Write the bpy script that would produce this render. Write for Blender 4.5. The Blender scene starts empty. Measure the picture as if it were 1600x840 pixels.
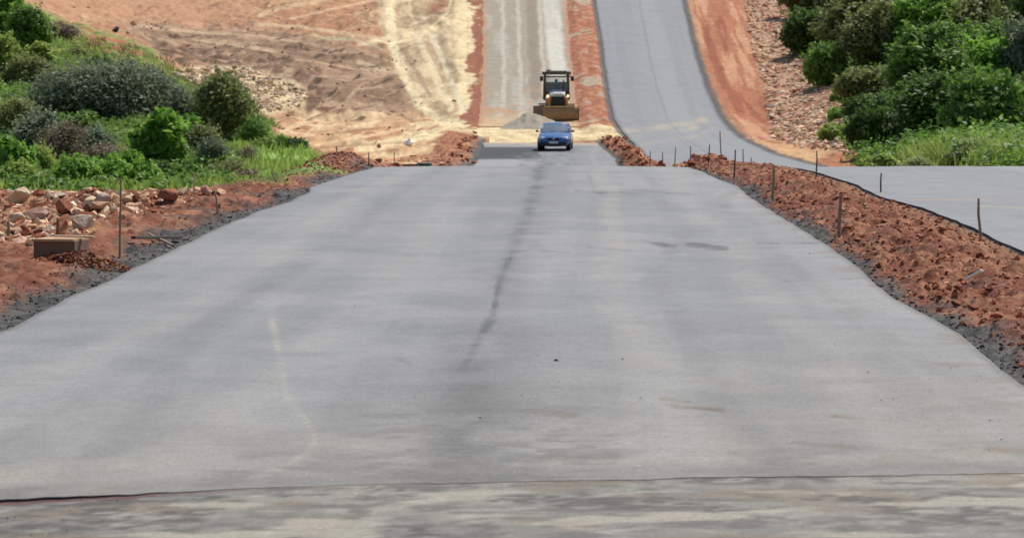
import bpy, bmesh, math, random
import numpy as np
from mathutils import Vector, Matrix, Euler
random.seed(7); rng = np.random.default_rng(7)
sc = bpy.context.scene
C = sc.collection
R = math.radians
PI = math.pi

# ------------------------------------------------------------------ camera
F = 5000.0                       # focal length in photo pixels (1600 wide)
EYE = np.array([0.0, 0.0, 2.33])
TH = math.atan(314 / F)
PS = math.atan(114 * math.cos(TH) / F)
cam = bpy.data.objects.new('camera', bpy.data.cameras.new('camera')); C.objects.link(cam)
cam.location = EYE; cam.rotation_euler = (PI / 2 - TH, 0, PS)
cam.data.sensor_width = 36; cam.data.lens = 36 * F / 1600
cam.data.clip_start = 0.5; cam.data.clip_end = 3000
cam.data.dof.use_dof = True; cam.data.dof.focus_distance = 36; cam.data.dof.aperture_fstop = 6.0
sc.camera = cam

# ------------------------------------------------------------------ light
SUN_EL, SUN_AZ = R(56), R(38)    # azimuth from +Y (ahead) towards +X
w = bpy.data.worlds.new('World'); sc.world = w; w.use_nodes = True
nt = w.node_tree; bg = nt.nodes['Background']
sky = nt.nodes.new('ShaderNodeTexSky'); sky.sky_type = 'NISHITA'; sky.sun_disc = False
sky.sun_elevation = SUN_EL; sky.sun_rotation = SUN_AZ; sky.air_density = 1.0; sky.dust_density = 1.5
nt.links.new(sky.outputs[0], bg.inputs[0]); bg.inputs[1].default_value = 0.10
sun = bpy.data.objects.new('sun', bpy.data.lights.new('sun', 'SUN')); C.objects.link(sun)
sun.data.energy = 4.3; sun.data.angle = R(0.5); sun.data.color = (1, .955, .89)
sdir = Vector((math.sin(SUN_AZ) * math.cos(SUN_EL), math.cos(SUN_AZ) * math.cos(SUN_EL), math.sin(SUN_EL)))
sun.rotation_euler = sdir.to_track_quat('Z', 'Y').to_euler(); sun.location = (20, 60, 60)
sc.view_settings.view_transform = 'Standard'; sc.view_settings.look = 'None'
sc.view_settings.exposure = 0.12; sc.view_settings.gamma = 1
sc.view_settings.use_curve_mapping = False
sc.render.engine = 'CYCLES'
sc.cycles.max_bounces = 5; sc.cycles.diffuse_bounces = 3; sc.cycles.glossy_bounces = 2
sc.cycles.transmission_bounces = 3; sc.cycles.transparent_max_bounces = 6
sc.cycles.use_denoising = True

# ------------------------------------------------------------------ maths
cps, sps, cth, sth = math.cos(PS), math.sin(PS), math.cos(TH), math.sin(TH)
RV = np.array([cps, sps, 0.]); FH = np.array([-sps, cps, 0.])
FW = FH * cth - np.array([0, 0, 1.]) * sth; UP = FH * sth + np.array([0, 0, 1.]) * cth
def proj(X, Y, Z):
    dx, dy, dz = X - EYE[0], Y - EYE[1], Z - EYE[2]
    d = dx * FW[0] + dy * FW[1] + dz * FW[2]; d = np.where(d < .5, .5, d)
    return 800 + F * (dx * RV[0] + dy * RV[1]) / d, 420 - F * (dx * UP[0] + dy * UP[1] + dz * UP[2]) / d
def ray(px, py):
    return FW + RV * (px - 800) / F - UP * (py - 420) / F

def sst(a, b, x):
    t = np.clip((x - a) / (b - a), 0, 1); return t * t * (3 - 2 * t)
def hsh(ix, iy, seed):
    n = (ix.astype(np.int64) * 374761393 + iy.astype(np.int64) * 668265263 + seed * 974634777) & 0xffffffff
    n = ((n ^ (n >> 13)) * 1274126177) & 0xffffffff
    return ((n ^ (n >> 16)) & 0xffff) / 65535.0
def vnoise(x, y, seed=0):
    ix = np.floor(x); iy = np.floor(y); fx = x - ix; fy = y - iy
    fx = fx * fx * fx * (fx * (fx * 6 - 15) + 10); fy = fy * fy * fy * (fy * (fy * 6 - 15) + 10)
    a = hsh(ix, iy, seed); b = hsh(ix + 1, iy, seed); c = hsh(ix, iy + 1, seed); d = hsh(ix + 1, iy + 1, seed)
    return (a + (b - a) * fx) * (1 - fy) + (c + (d - c) * fx) * fy
def fbm(x, y, o=4, seed=0, g=.5):
    s = 0; a = 1; t = 0; ca, sa = .8, .6
    for i in range(o):
        s = s + a * vnoise(x, y, seed + i * 17); t += a; a *= g
        x, y = (x * ca - y * sa) * 2.03 + 3.1, (x * sa + y * ca) * 2.03 + 1.7
    return s / t                 # 0..1, mean .5
def interp2(tab, xs, ys, x, y):
    i = np.clip(np.searchsorted(xs, x) - 1, 0, len(xs) - 2); j = np.clip(np.searchsorted(ys, y) - 1, 0, len(ys) - 2)
    tx = np.clip((x - xs[i]) / (xs[i + 1] - xs[i]), 0, 1); ty = np.clip((y - ys[j]) / (ys[j + 1] - ys[j]), 0, 1)
    return (tab[j, i] * (1 - tx) + tab[j, i + 1] * tx) * (1 - ty) + (tab[j + 1, i] * (1 - tx) + tab[j + 1, i + 1] * tx) * ty
def gsm(a, s, axis):
    r = int(s * 3) + 1; k = np.exp(-.5 * (np.arange(-r, r + 1) / s) ** 2); k /= k.sum()
    pad = [(0, 0)] * a.ndim; pad[axis] = (r, r)
    return np.apply_along_axis(lambda v: np.convolve(v, k, 'valid'), axis, np.pad(a, pad, 'edge'))
def seg_dist(x, y, pts):
    """distance to a polyline and the fraction along it"""
    best = np.full(x.shape, 1e9)
    for (ax, ay), (bx, by) in zip(pts[:-1], pts[1:]):
        vx, vy = bx - ax, by - ay; L = vx * vx + vy * vy + 1e-9
        t = np.clip(((x - ax) * vx + (y - ay) * vy) / L, 0, 1)
        best = np.minimum(best, np.hypot(x - ax - vx * t, y - ay - vy * t))
    return best
def poly_sd(x, y, pts):
    """signed distance to a polygon, positive inside"""
    d = seg_dist(x, y, list(pts) + [pts[0]])
    ins = np.zeros(x.shape, bool)
    for (ax, ay), (bx, by) in zip(pts, list(pts[1:]) + [pts[0]]):
        if ay == by: continue
        c = ((ay > y) != (by > y)) & (x < (bx - ax) * (y - ay) / (by - ay) + ax)
        ins ^= c
    return np.where(ins, d, -d)
def S(r, g, b, k=.86):
    c = np.array([r, g, b]) / 255.0
    return np.where(c <= .04045, c / 12.92, ((c + .055) / 1.055) ** 2.4) * k

# ------------------------------------------------------------------ profiles
_Y = np.arange(-80, 901, .5)
_zk = [(-80, 0), (66, 0), (70, 0), (75, -.05), (80, -.17), (85, -.38), (92, -.75), (100, -1.15), (115, -1.8), (130, -2.15), (142, -2.27), (155, -2.2), (170, -1.98),
       (185, -1.75), (200, -1.5), (215, -1.05), (240, .6), (280, 4.4), (330, 9.8), (420, 19), (600, 34), (900, 50)]
_P = gsm(np.interp(_Y, [a for a, b in _zk], [b for a, b in _zk]), 5.0, 0)
def P(Y): return np.interp(Y, _Y, _P)

def edge(knots, amp, seed):
    ks = np.array(knots, float)
    def f(Y):
        Y = np.asarray(Y, float)
        return np.interp(Y, ks[:, 0], ks[:, 1]) + amp * (fbm(Y * .35, Y * 0 + seed, 3, seed) - .5) * 2
    return f
mainL = edge([(-80, -5.2), (27.9, -5.1), (32, -5.2), (40.5, -5.2), (48, -5.3), (51, -5.27), (55, -5.08), (59, -5.12), (61.8, -5.34), (67, -5.18), (72, -5.0), (85, -5.3), (150, -5.15), (172, -5.45), (190, -6)], .07, 11)
mainR = edge([(-80, 3.3), (23.3, 3.2), (27.8, 3.26), (32, 3.08), (37.8, 3.18), (42, 3.16), (52.5, 3.0), (62, 2.95), (70, 2.62), (78, 2.45), (100, 2.4), (150, 1.5), (158, 1.5), (175, .75), (190, .5)], .06, 12)
rightL = edge([(-80, 5.5), (40, 5.5), (48, 5.6), (53, 5.55), (57, 5.3), (65, 5.32), (71, 5.15), (80, 5.0), (100, 4.6), (120, 4.2), (140, 3.7), (155, 3.2), (160, 3.05), (192, 2.35), (213, 1.96), (244, 1.72), (285, 1.45), (323, 1.03), (420, .9), (700, .9)], .06, 13)
rightR = edge([(-80, 13.9), (80, 13.6), (100, 12.9), (120, 12.2), (140, 11.4), (152, 10.6), (158, 10.1), (166, 9.5), (187, 8.95), (200, 9.0), (235, 9.15), (262, 9.2), (323, 9.8), (420, 10.2), (700, 10.5)], .08, 14)
bedL = edge([(-80, -6), (190, -6.4), (215, -7.1), (260, -8.3), (323, -10.3), (420, -12), (700, -15)], .12, 15)
bedR = edge([(-80, 0), (190, -.2), (215, -.5), (260, -1.1), (323, -1.9), (420, -2.5), (700, -4)], .12, 16)

# ground seen at column px (photo pixels) and distance D: its row in the photo -> a height in metres
_D = np.array([70, 85, 100, 120, 135, 150, 165, 180, 205, 225, 240, 280, 330, 420, 600, 900.])
_tab = {
 -1500: [325, 330, 310, 230, 180, 150, 110, 70, 20, -5, -30, -80, -120, -180, -230, -250],
 -400: [316, 312, 300, 235, 190, 150, 110, 70, 30, 5, -20, -60, -100, -160, -210, -240],
 0:    [314, 309, 300, 250, 215, 180, 140, 105, 65, 42, 25, -5, -35, -100, -180, -220],
 130:  [314, 309, 300, 262, 228, 190, 155, 125, 90, 78, 68, 46, 12, -70, -160, -210],
 300:  [312, 307, 300, 268, 235, 200, 178, 162, 158, 152, 128, 85, 15, -70, -160, -210],
 430:  [297, 297, 296, 258, 226, 219, 226, 222, 203, 188, 150, 80, 8, -75, -160, -210],
 520:  [274, 276, 284, 274, 267, 260, 245, 225, 195, 180, 148, 78, 0, -85, -160, -210],
 600:  [None, None, None, 283, 274, 261, 244, 225, 195, 178, 152, 76, -3, -88, -160, -210],
 700:  [None] * 16, 1250: [None] * 16,
 1330: [None, None, 268, 262, 255, 243, 225, 200, 165, 138, 118, 55, -15, -95, -165, -210],
 1450: [None, None, 268, 256, 242, 222, 200, 175, 135, 110, 90, 38, -25, -100, -170, -210],
 1600: [None, None, 268, 252, 232, 210, 185, 160, 120, 95, 75, 25, -35, -110, -175, -215],
 2500: [None, 285, 262, 235, 210, 185, 160, 130, 90, 65, 45, 0, -60, -130, -190, -220]}
_px = np.array(sorted(_tab), float)
_z = np.array([[(P(D) if _tab[int(p)][j] is None else 2.33 - (_tab[int(p)][j] - 106) / F * D) for p in _px] for j, D in enumerate(_D)])
_gx = np.arange(-1500, 2501, 20.); _gy = np.arange(70, 901, 2.5)
_gX, _gY = np.meshgrid(_gx, _gy)
_gz = interp2(_z, _px, _D, _gX, _gY); _gz = gsm(gsm(_gz, 1.6, 1), 1.6, 0)

def base_height(X, Y):
    Ys = np.maximum(Y, 5.0)
    px = 914 + F * X / Ys
    far = interp2(_gz, _gx, _gy, px, Y)
    p = P(Y)
    a0 = np.interp(px, [300, 430, 530, 600], [55, 60, 68, 84])
    wf = np.where(X < -5, sst(a0, a0 + 11, Y), sst(84, 100, Y))
    h = p + (far - p) * wf
    # carriageways, roadbed and what lies between them keep the road profile
    d = np.maximum(np.where(Y < 190, mainL(Y), bedL(Y)) - X, X - rightR(Y))
    return p + (h - p) * sst(.3, 3.0 + 4 * sst(80, 200, Y), d), d

def H(X, Y, fine=True):
    X = np.asarray(X, float); Y = np.asarray(Y, float)
    h, d = base_height(X, Y)
    mL, mR, rL, rR, bL, bR = mainL(Y), mainR(Y), rightL(Y), rightR(Y), bedL(Y), bedR(Y)
    on_main = np.where(Y < 178, np.minimum(X - mL, mR - X), -9)
    on_right = np.minimum(X - rL, rR - X)
    on_bed = np.where(Y >= 195, np.minimum(X - bL, bR - X), -9)
    n1 = fbm(X * 1.1, Y * 1.1, 4, 31); n2 = fbm(X * 5.5, Y * 4.0, 3, 41)
    # left shoulder
    t = mL - X
    h = h + np.where((t > 0) & (Y < 130), (.10 * sst(.25, 1.1, t) + .16 * (n1 - .35) * sst(.3, 1.5, t)) * sst(40, 0, np.maximum(t - 4, 0)), 0)
    # red windrow on the left past the crest
    h = h + np.where((t > 0) & (Y > 74) & (Y < 200), (.30 * sst(.1, .9, t) * sst(3.2, 1.4, t)) * sst(74, 84, Y) * sst(200, 186, Y) * (.6 + .9 * fbm(X * .9, Y * .22, 3, 5)), 0)
    # median windrow
    m = np.minimum(X - mR, rL - X); wd = np.maximum(rL - mR, .3)
    lift = .13 + .34 * sst(80, 96, Y) * sst(186, 150, Y) * (.35 + 1.2 * fbm(X * 1.1, Y * .3, 4, 8))
    med = (m > 0) & (Y < 190)
    h = h + np.where(med, lift * sst(0.05, .45 * wd, m) * (.55 + .9 * n1), 0)
    # earth between roadbed and right carriageway
    m2 = np.minimum(X - bR, rL - X)
    h = h + np.where((m2 > 0) & (Y > 196), .25 * sst(0, .8, m2) * (.4 + 1.1 * fbm(X, Y * .3, 3, 9)), 0)
    off = np.maximum(np.maximum(on_main, on_right), on_bed)      # > 0 on a paved or prepared strip
    rough = sst(.02, -.45, off)
    h = h - .02 * sst(-.25, .0, off) + .03 * sst(.10, .0, np.abs(rL - X - .06)) * (Y < 84) * (.3 + n2)
    if fine:
        nearw = sst(95, 60, Y)
        h = h + rough * nearw * ((n2 - .5) * .085 + (fbm(X * 13, Y * 9, 3, 51) - .5) * .055 + np.maximum(fbm(X * 4.2, Y * 3.0, 3, 53) - .60, 0) * .35)
        farw = sst(80, 130, Y)
        leftside = sst(-6, -10, X)
        h = h + rough * farw * ((fbm(X * .35, Y * .16, 4, 61) - .5) * (.5 + 1.0 * leftside) * sst(-.2, -3, off)
                                + (fbm(X * 1.6, Y * .7, 3, 71) - .5) * .22 + (fbm(X * 4, Y * 1.6, 3, 73) - .5) * .12 * sst(200, 160, Y))
    else:
        h = h + 0
    # foot of the cut under the uppermost pavement: nothing pokes through the roads
    h = np.where(off > 0, np.minimum(h, P(Y) - .035), h)
    return h

def at(px, py, lo=14.0, hi=800.0):
    """point of the ground seen at a photo pixel"""
    d = ray(px, py); d = d / d[1]
    Ys = np.arange(lo, hi, .25)
    Xs = d[0] * Ys; Zs = EYE[2] + d[2] * Ys
    hit = np.nonzero(H(Xs, Ys) >= Zs)[0]
    k = hit[0] if len(hit) else len(Ys) - 1
    return float(Xs[k]), float(Ys[k])
def at_d(px, D): return (px - 914) / F * D
def gz(x, y): return float(H(np.array([x]), np.array([y]))[0])

# ------------------------------------------------------------------ object helpers
def tag(o, label=None, cat=None, group=None, kind=None):
    if label: o['label'] = label
    if cat: o['category'] = cat
    if group: o['group'] = group
    if kind: o['kind'] = kind
    return o
def empty(name, loc, rz=0, label=None, cat=None, group=None):
    o = bpy.data.objects.new(name, None); C.objects.link(o); o.location = loc; o.rotation_euler = (0, 0, rz)
    o.empty_display_size = .2
    return tag(o, label, cat, group)
def np_mesh(name, verts, faces, mat=None, col=None, smooth=False, parent=None, link=True):
    """verts (n,3); faces (m,k) array with k = 3 or 4"""
    me = bpy.data.meshes.new(name)
    verts = np.asarray(verts, np.float32); faces = np.asarray(faces, np.int32)
    k = faces.shape[1]
    me.vertices.add(len(verts)); me.vertices.foreach_set('co', verts.ravel())
    me.loops.add(faces.size); me.loops.foreach_set('vertex_index', faces.ravel())
    me.polygons.add(len(faces)); me.polygons.foreach_set('loop_start', np.arange(0, faces.size, k, dtype=np.int32))
    me.polygons.foreach_set('use_smooth', np.full(len(faces), smooth))
    if col is not None:
        a = me.color_attributes.new('Col', 'FLOAT_COLOR', 'POINT')
        a.data.foreach_set('color', np.concatenate([col, np.ones((len(col), 1))], 1).astype(np.float32).ravel())
    me.update(calc_edges=True)
    if mat: me.materials.append(mat)
    o = bpy.data.objects.new(name, me)
    if link: C.objects.link(o)
    o.parent = parent
    return o
def grid_faces(nr, nc, off=0):
    r, c = np.meshgrid(np.arange(nr - 1), np.arange(nc - 1), indexing='ij')
    a = (r * nc + c).ravel() + off
    return np.stack([a, a + 1, a + nc + 1, a + nc], 1)

class MB:
    """collects shapes and links them as one mesh object"""
    def __init__(s): s.bm = bmesh.new()
    def box(s, c, d, rot=None, bev=0, taper=None):
        r = bmesh.ops.create_cube(s.bm, size=1)
        vs = r['verts']
        for v in vs:
            v.co = Vector((v.co.x * d[0], v.co.y * d[1], v.co.z * d[2]))
            if taper and v.co.z > 0: v.co.x *= taper[0]; v.co.y *= taper[1]
        if bev:
            es = {e for v in vs for e in v.link_edges}
            rb = bmesh.ops.bevel(s.bm, geom=list(es), offset=bev, segments=2, affect='EDGES', profile=.6)
            vs = list({v for f in rb['faces'] for v in f.verts} | {v for v in vs if v.is_valid})
        M = Matrix.Translation(c) @ (Euler(rot).to_matrix().to_4x4() if rot else Matrix())
        bmesh.ops.transform(s.bm, matrix=M, verts=vs); return s
    def cyl(s, a, b, r1, r2=None, n=14):
        a, b = Vector(a), Vector(b); r2 = r1 if r2 is None else r2
        L = (b - a).length
        r = bmesh.ops.create_cone(s.bm, cap_ends=True, segments=n, radius1=r1, radius2=r2, depth=L)
        q = (b - a).to_track_quat('Z', 'Y').to_matrix().to_4x4()
        bmesh.ops.transform(s.bm, matrix=Matrix.Translation((a + b) / 2) @ q, verts=r['verts']); return s
    def tube(s, pts, rs, n=8):
        for i in range(len(pts) - 1):
            s.cyl(pts[i], pts[i + 1], rs[i], rs[i + 1], n)
        return s
    def ball(s, c, r, sc3=(1, 1, 1), n=2):
        g = bmesh.ops.create_icosphere(s.bm, subdivisions=n, radius=r)
        bmesh.ops.transform(s.bm, matrix=Matrix.Translation(c) @ Matrix.Diagonal((*sc3, 1)), verts=g['verts']); return s
    def loft(s, rings, cap=True, closed=True):
        vv = [[s.bm.verts.new(p) for p in r] for r in rings]
        n = len(rings[0])
        for i in range(len(rings) - 1):
            for j in range(n if closed else n - 1):
                k = (j + 1) % n
                s.bm.faces.new((vv[i][j], vv[i][k], vv[i + 1][k], vv[i + 1][j]))
        if cap: s.bm.faces.new(vv[0][::-1]); s.bm.faces.new(vv[-1])
        return s
    def quad(s, *p):
        s.bm.faces.new([s.bm.verts.new(q) for q in p]); return s
    def hull(s, pts):
        vs = [s.bm.verts.new(p) for p in pts]
        r = bmesh.ops.convex_hull(s.bm, input=vs)
        bmesh.ops.delete(s.bm, geom=[g for g in r['geom_interior'] if isinstance(g, bmesh.types.BMVert)], context='VERTS'); return s
    def build(s, name, mat, parent=None, smooth=False, sub=0):
        bmesh.ops.recalc_face_normals(s.bm, faces=s.bm.faces)
        me = bpy.data.meshes.new(name); s.bm.to_mesh(me); s.bm.free()
        me.materials.append(mat)
        if smooth:
            me.polygons.foreach_set('use_smooth', [True] * len(me.polygons))
        o = bpy.data.objects.new(name, me); C.objects.link(o); o.parent = parent
        if sub:
            m = o.modifiers.new('sub', 'SUBSURF'); m.levels = m.render_levels = sub
        return o

# ------------------------------------------------------------------ materials
def new_mat(name):
    m = bpy.data.materials.new(name); m.use_nodes = True
    return m, m.node_tree, m.node_tree.nodes['Principled BSDF']
def mixrgb(nt, a, b, fac, mode='MIX'):
    n = nt.nodes.new('ShaderNodeMix'); n.data_type = 'RGBA'; n.blend_type = mode
    for sock, v in ((n.inputs[6], a), (n.inputs[7], b), (n.inputs[0], fac)):
        if hasattr(v, 'is_linked'): nt.links.new(v, sock)
        elif isinstance(v, (int, float)): sock.default_value = v
        else: sock.default_value = (*v, 1)
    return n.outputs[2]
def noise(nt, scale, detail=4, rough=.55, vec=None, kind='ShaderNodeTexNoise'):
    n = nt.nodes.new(kind)
    n.inputs['Scale'].default_value = scale
    if 'Detail' in n.inputs: n.inputs['Detail'].default_value = detail
    if 'Roughness' in n.inputs: n.inputs['Roughness'].default_value = rough
    if vec is None:
        vec = nt.nodes.new('ShaderNodeNewGeometry').outputs['Position']
    nt.links.new(vec, n.inputs['Vector'])
    return n.outputs[0]
def ramp(nt, v, stops):
    n = nt.nodes.new('ShaderNodeValToRGB'); e = n.color_ramp.elements
    e[0].position, e[0].color = stops[0][0], (*stops[0][1], 1)
    e[1].position, e[1].color = stops[-1][0], (*stops[-1][1], 1)
    for p, c in stops[1:-1]:
        q = e.new(p); q.color = (*c, 1)
    nt.links.new(v, n.inputs[0]); return n.outputs[0]
def g3(v): return (v, v, v)
def bump(nt, bsdf, v, dist, strength=1):
    b = nt.nodes.new('ShaderNodeBump'); b.inputs['Distance'].default_value = dist; b.inputs['Strength'].default_value = strength
    nt.links.new(v, b.inputs['Height']); nt.links.new(b.outputs[0], bsdf.inputs['Normal'])
def attr(nt, name='Col'):
    n = nt.nodes.new('ShaderNodeAttribute'); n.attribute_name = name; return n.outputs['Color']

def plain(name, col, rough=.6, metal=0, var=.15, scale=8, coat=0, spec=.5):
    m, nt, b = new_mat(name)
    tc = nt.nodes.new('ShaderNodeTexCoord').outputs['Object']
    n = noise(nt, scale, 4, .6, tc)
    c = mixrgb(nt, tuple(np.array(col) * (1 - var)), tuple(np.minimum(np.array(col) * (1 + var), 1)), n)
    nt.links.new(c, b.inputs['Base Color'])
    b.inputs['Roughness'].default_value = rough; b.inputs['Metallic'].default_value = metal
    b.inputs['Coat Weight'].default_value = coat; b.inputs['Specular IOR Level'].default_value = spec
    return m

def earth_material(lo=.66):
    m, nt, b = new_mat('earth')
    c = attr(nt)
    n1 = noise(nt, 9, 5, .65); n2 = noise(nt, 1.3, 4, .6)
    c = mixrgb(nt, c, ramp(nt, n1, [(.3, g3(lo)), (.5, g3(1)), (.72, g3(2 - lo * 1.06))]), 1.0, 'MULTIPLY')
    c = mixrgb(nt, c, ramp(nt, n2, [(.3, (.84, .82, .8)), (.7, (1.12, 1.12, 1.1))]), 1.0, 'MULTIPLY')
    nt.links.new(c, b.inputs['Base Color']); b.inputs['Roughness'].default_value = .95; b.inputs['Specular IOR Level'].default_value = .15
    bump(nt, b, noise(nt, 14, 5, .7), .05, .8)
    return m
def asphalt_material(name, speck=1.0):
    m, nt, b = new_mat(name)
    c = mixrgb(nt, attr(nt), (.69, .668, .622), 1.0, 'MULTIPLY')
    geo = nt.nodes.new('ShaderNodeNewGeometry').outputs['Position']
    n1 = noise(nt, 1.1, 6, .62); n2 = noise(nt, 38, 3, .7)
    c = mixrgb(nt, c, ramp(nt, n1, [(.3, g3(.90)), (.5, g3(1)), (.7, g3(1.07))]), 1.0, 'MULTIPLY')
    c = mixrgb(nt, c, ramp(nt, n2, [(.3, g3(.74)), (.5, g3(1)), (.7, g3(1.22))]), 1.0, 'MULTIPLY')
    c = mixrgb(nt, c, ramp(nt, noise(nt, 9, 6, .8), [(.3, g3(.84)), (.5, g3(1)), (.7, g3(1.12))]), 1.0, 'MULTIPLY')
    # dark stone chips in drifts, and sparse white specks
    v = nt.nodes.new('ShaderNodeTexVoronoi'); v.inputs['Scale'].default_value = 26; nt.links.new(geo, v.inputs['Vector'])
    msk = nt.nodes.new('ShaderNodeMath'); msk.operation = 'MULTIPLY'
    chip = ramp(nt, v.outputs['Distance'], [(.10, g3(1)), (.17, g3(0))])
    drift = ramp(nt, noise(nt, .9, 4, .6), [(.54, g3(0)), (.68, g3(.8 * speck))])
    nt.links.new(chip, msk.inputs[0]); nt.links.new(drift, msk.inputs[1])
    c = mixrgb(nt, c, (.05, .048, .045), msk.outputs[0])
    v2 = nt.nodes.new('ShaderNodeTexVoronoi'); v2.inputs['Scale'].default_value = 4.1; nt.links.new(geo, v2.inputs['Vector'])
    c = mixrgb(nt, c, (.75, .75, .73), ramp(nt, v2.outputs['Distance'], [(.02, g3(.8)), (.035, g3(0))]))
    nt.links.new(c, b.inputs['Base Color']); b.inputs['Roughness'].default_value = .72; b.inputs['Specular IOR Level'].default_value = .35
    bump(nt, b, n2, .006, .5)
    return m
EARTH = earth_material(); ASPH = asphalt_material('asphalt'); OLDASPH = asphalt_material('old asphalt', 1.25)

def mixc(col, c, wgt):
    return col + (np.atleast_2d(c) - col) * np.clip(wgt, 0, 1)[:, None]

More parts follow.
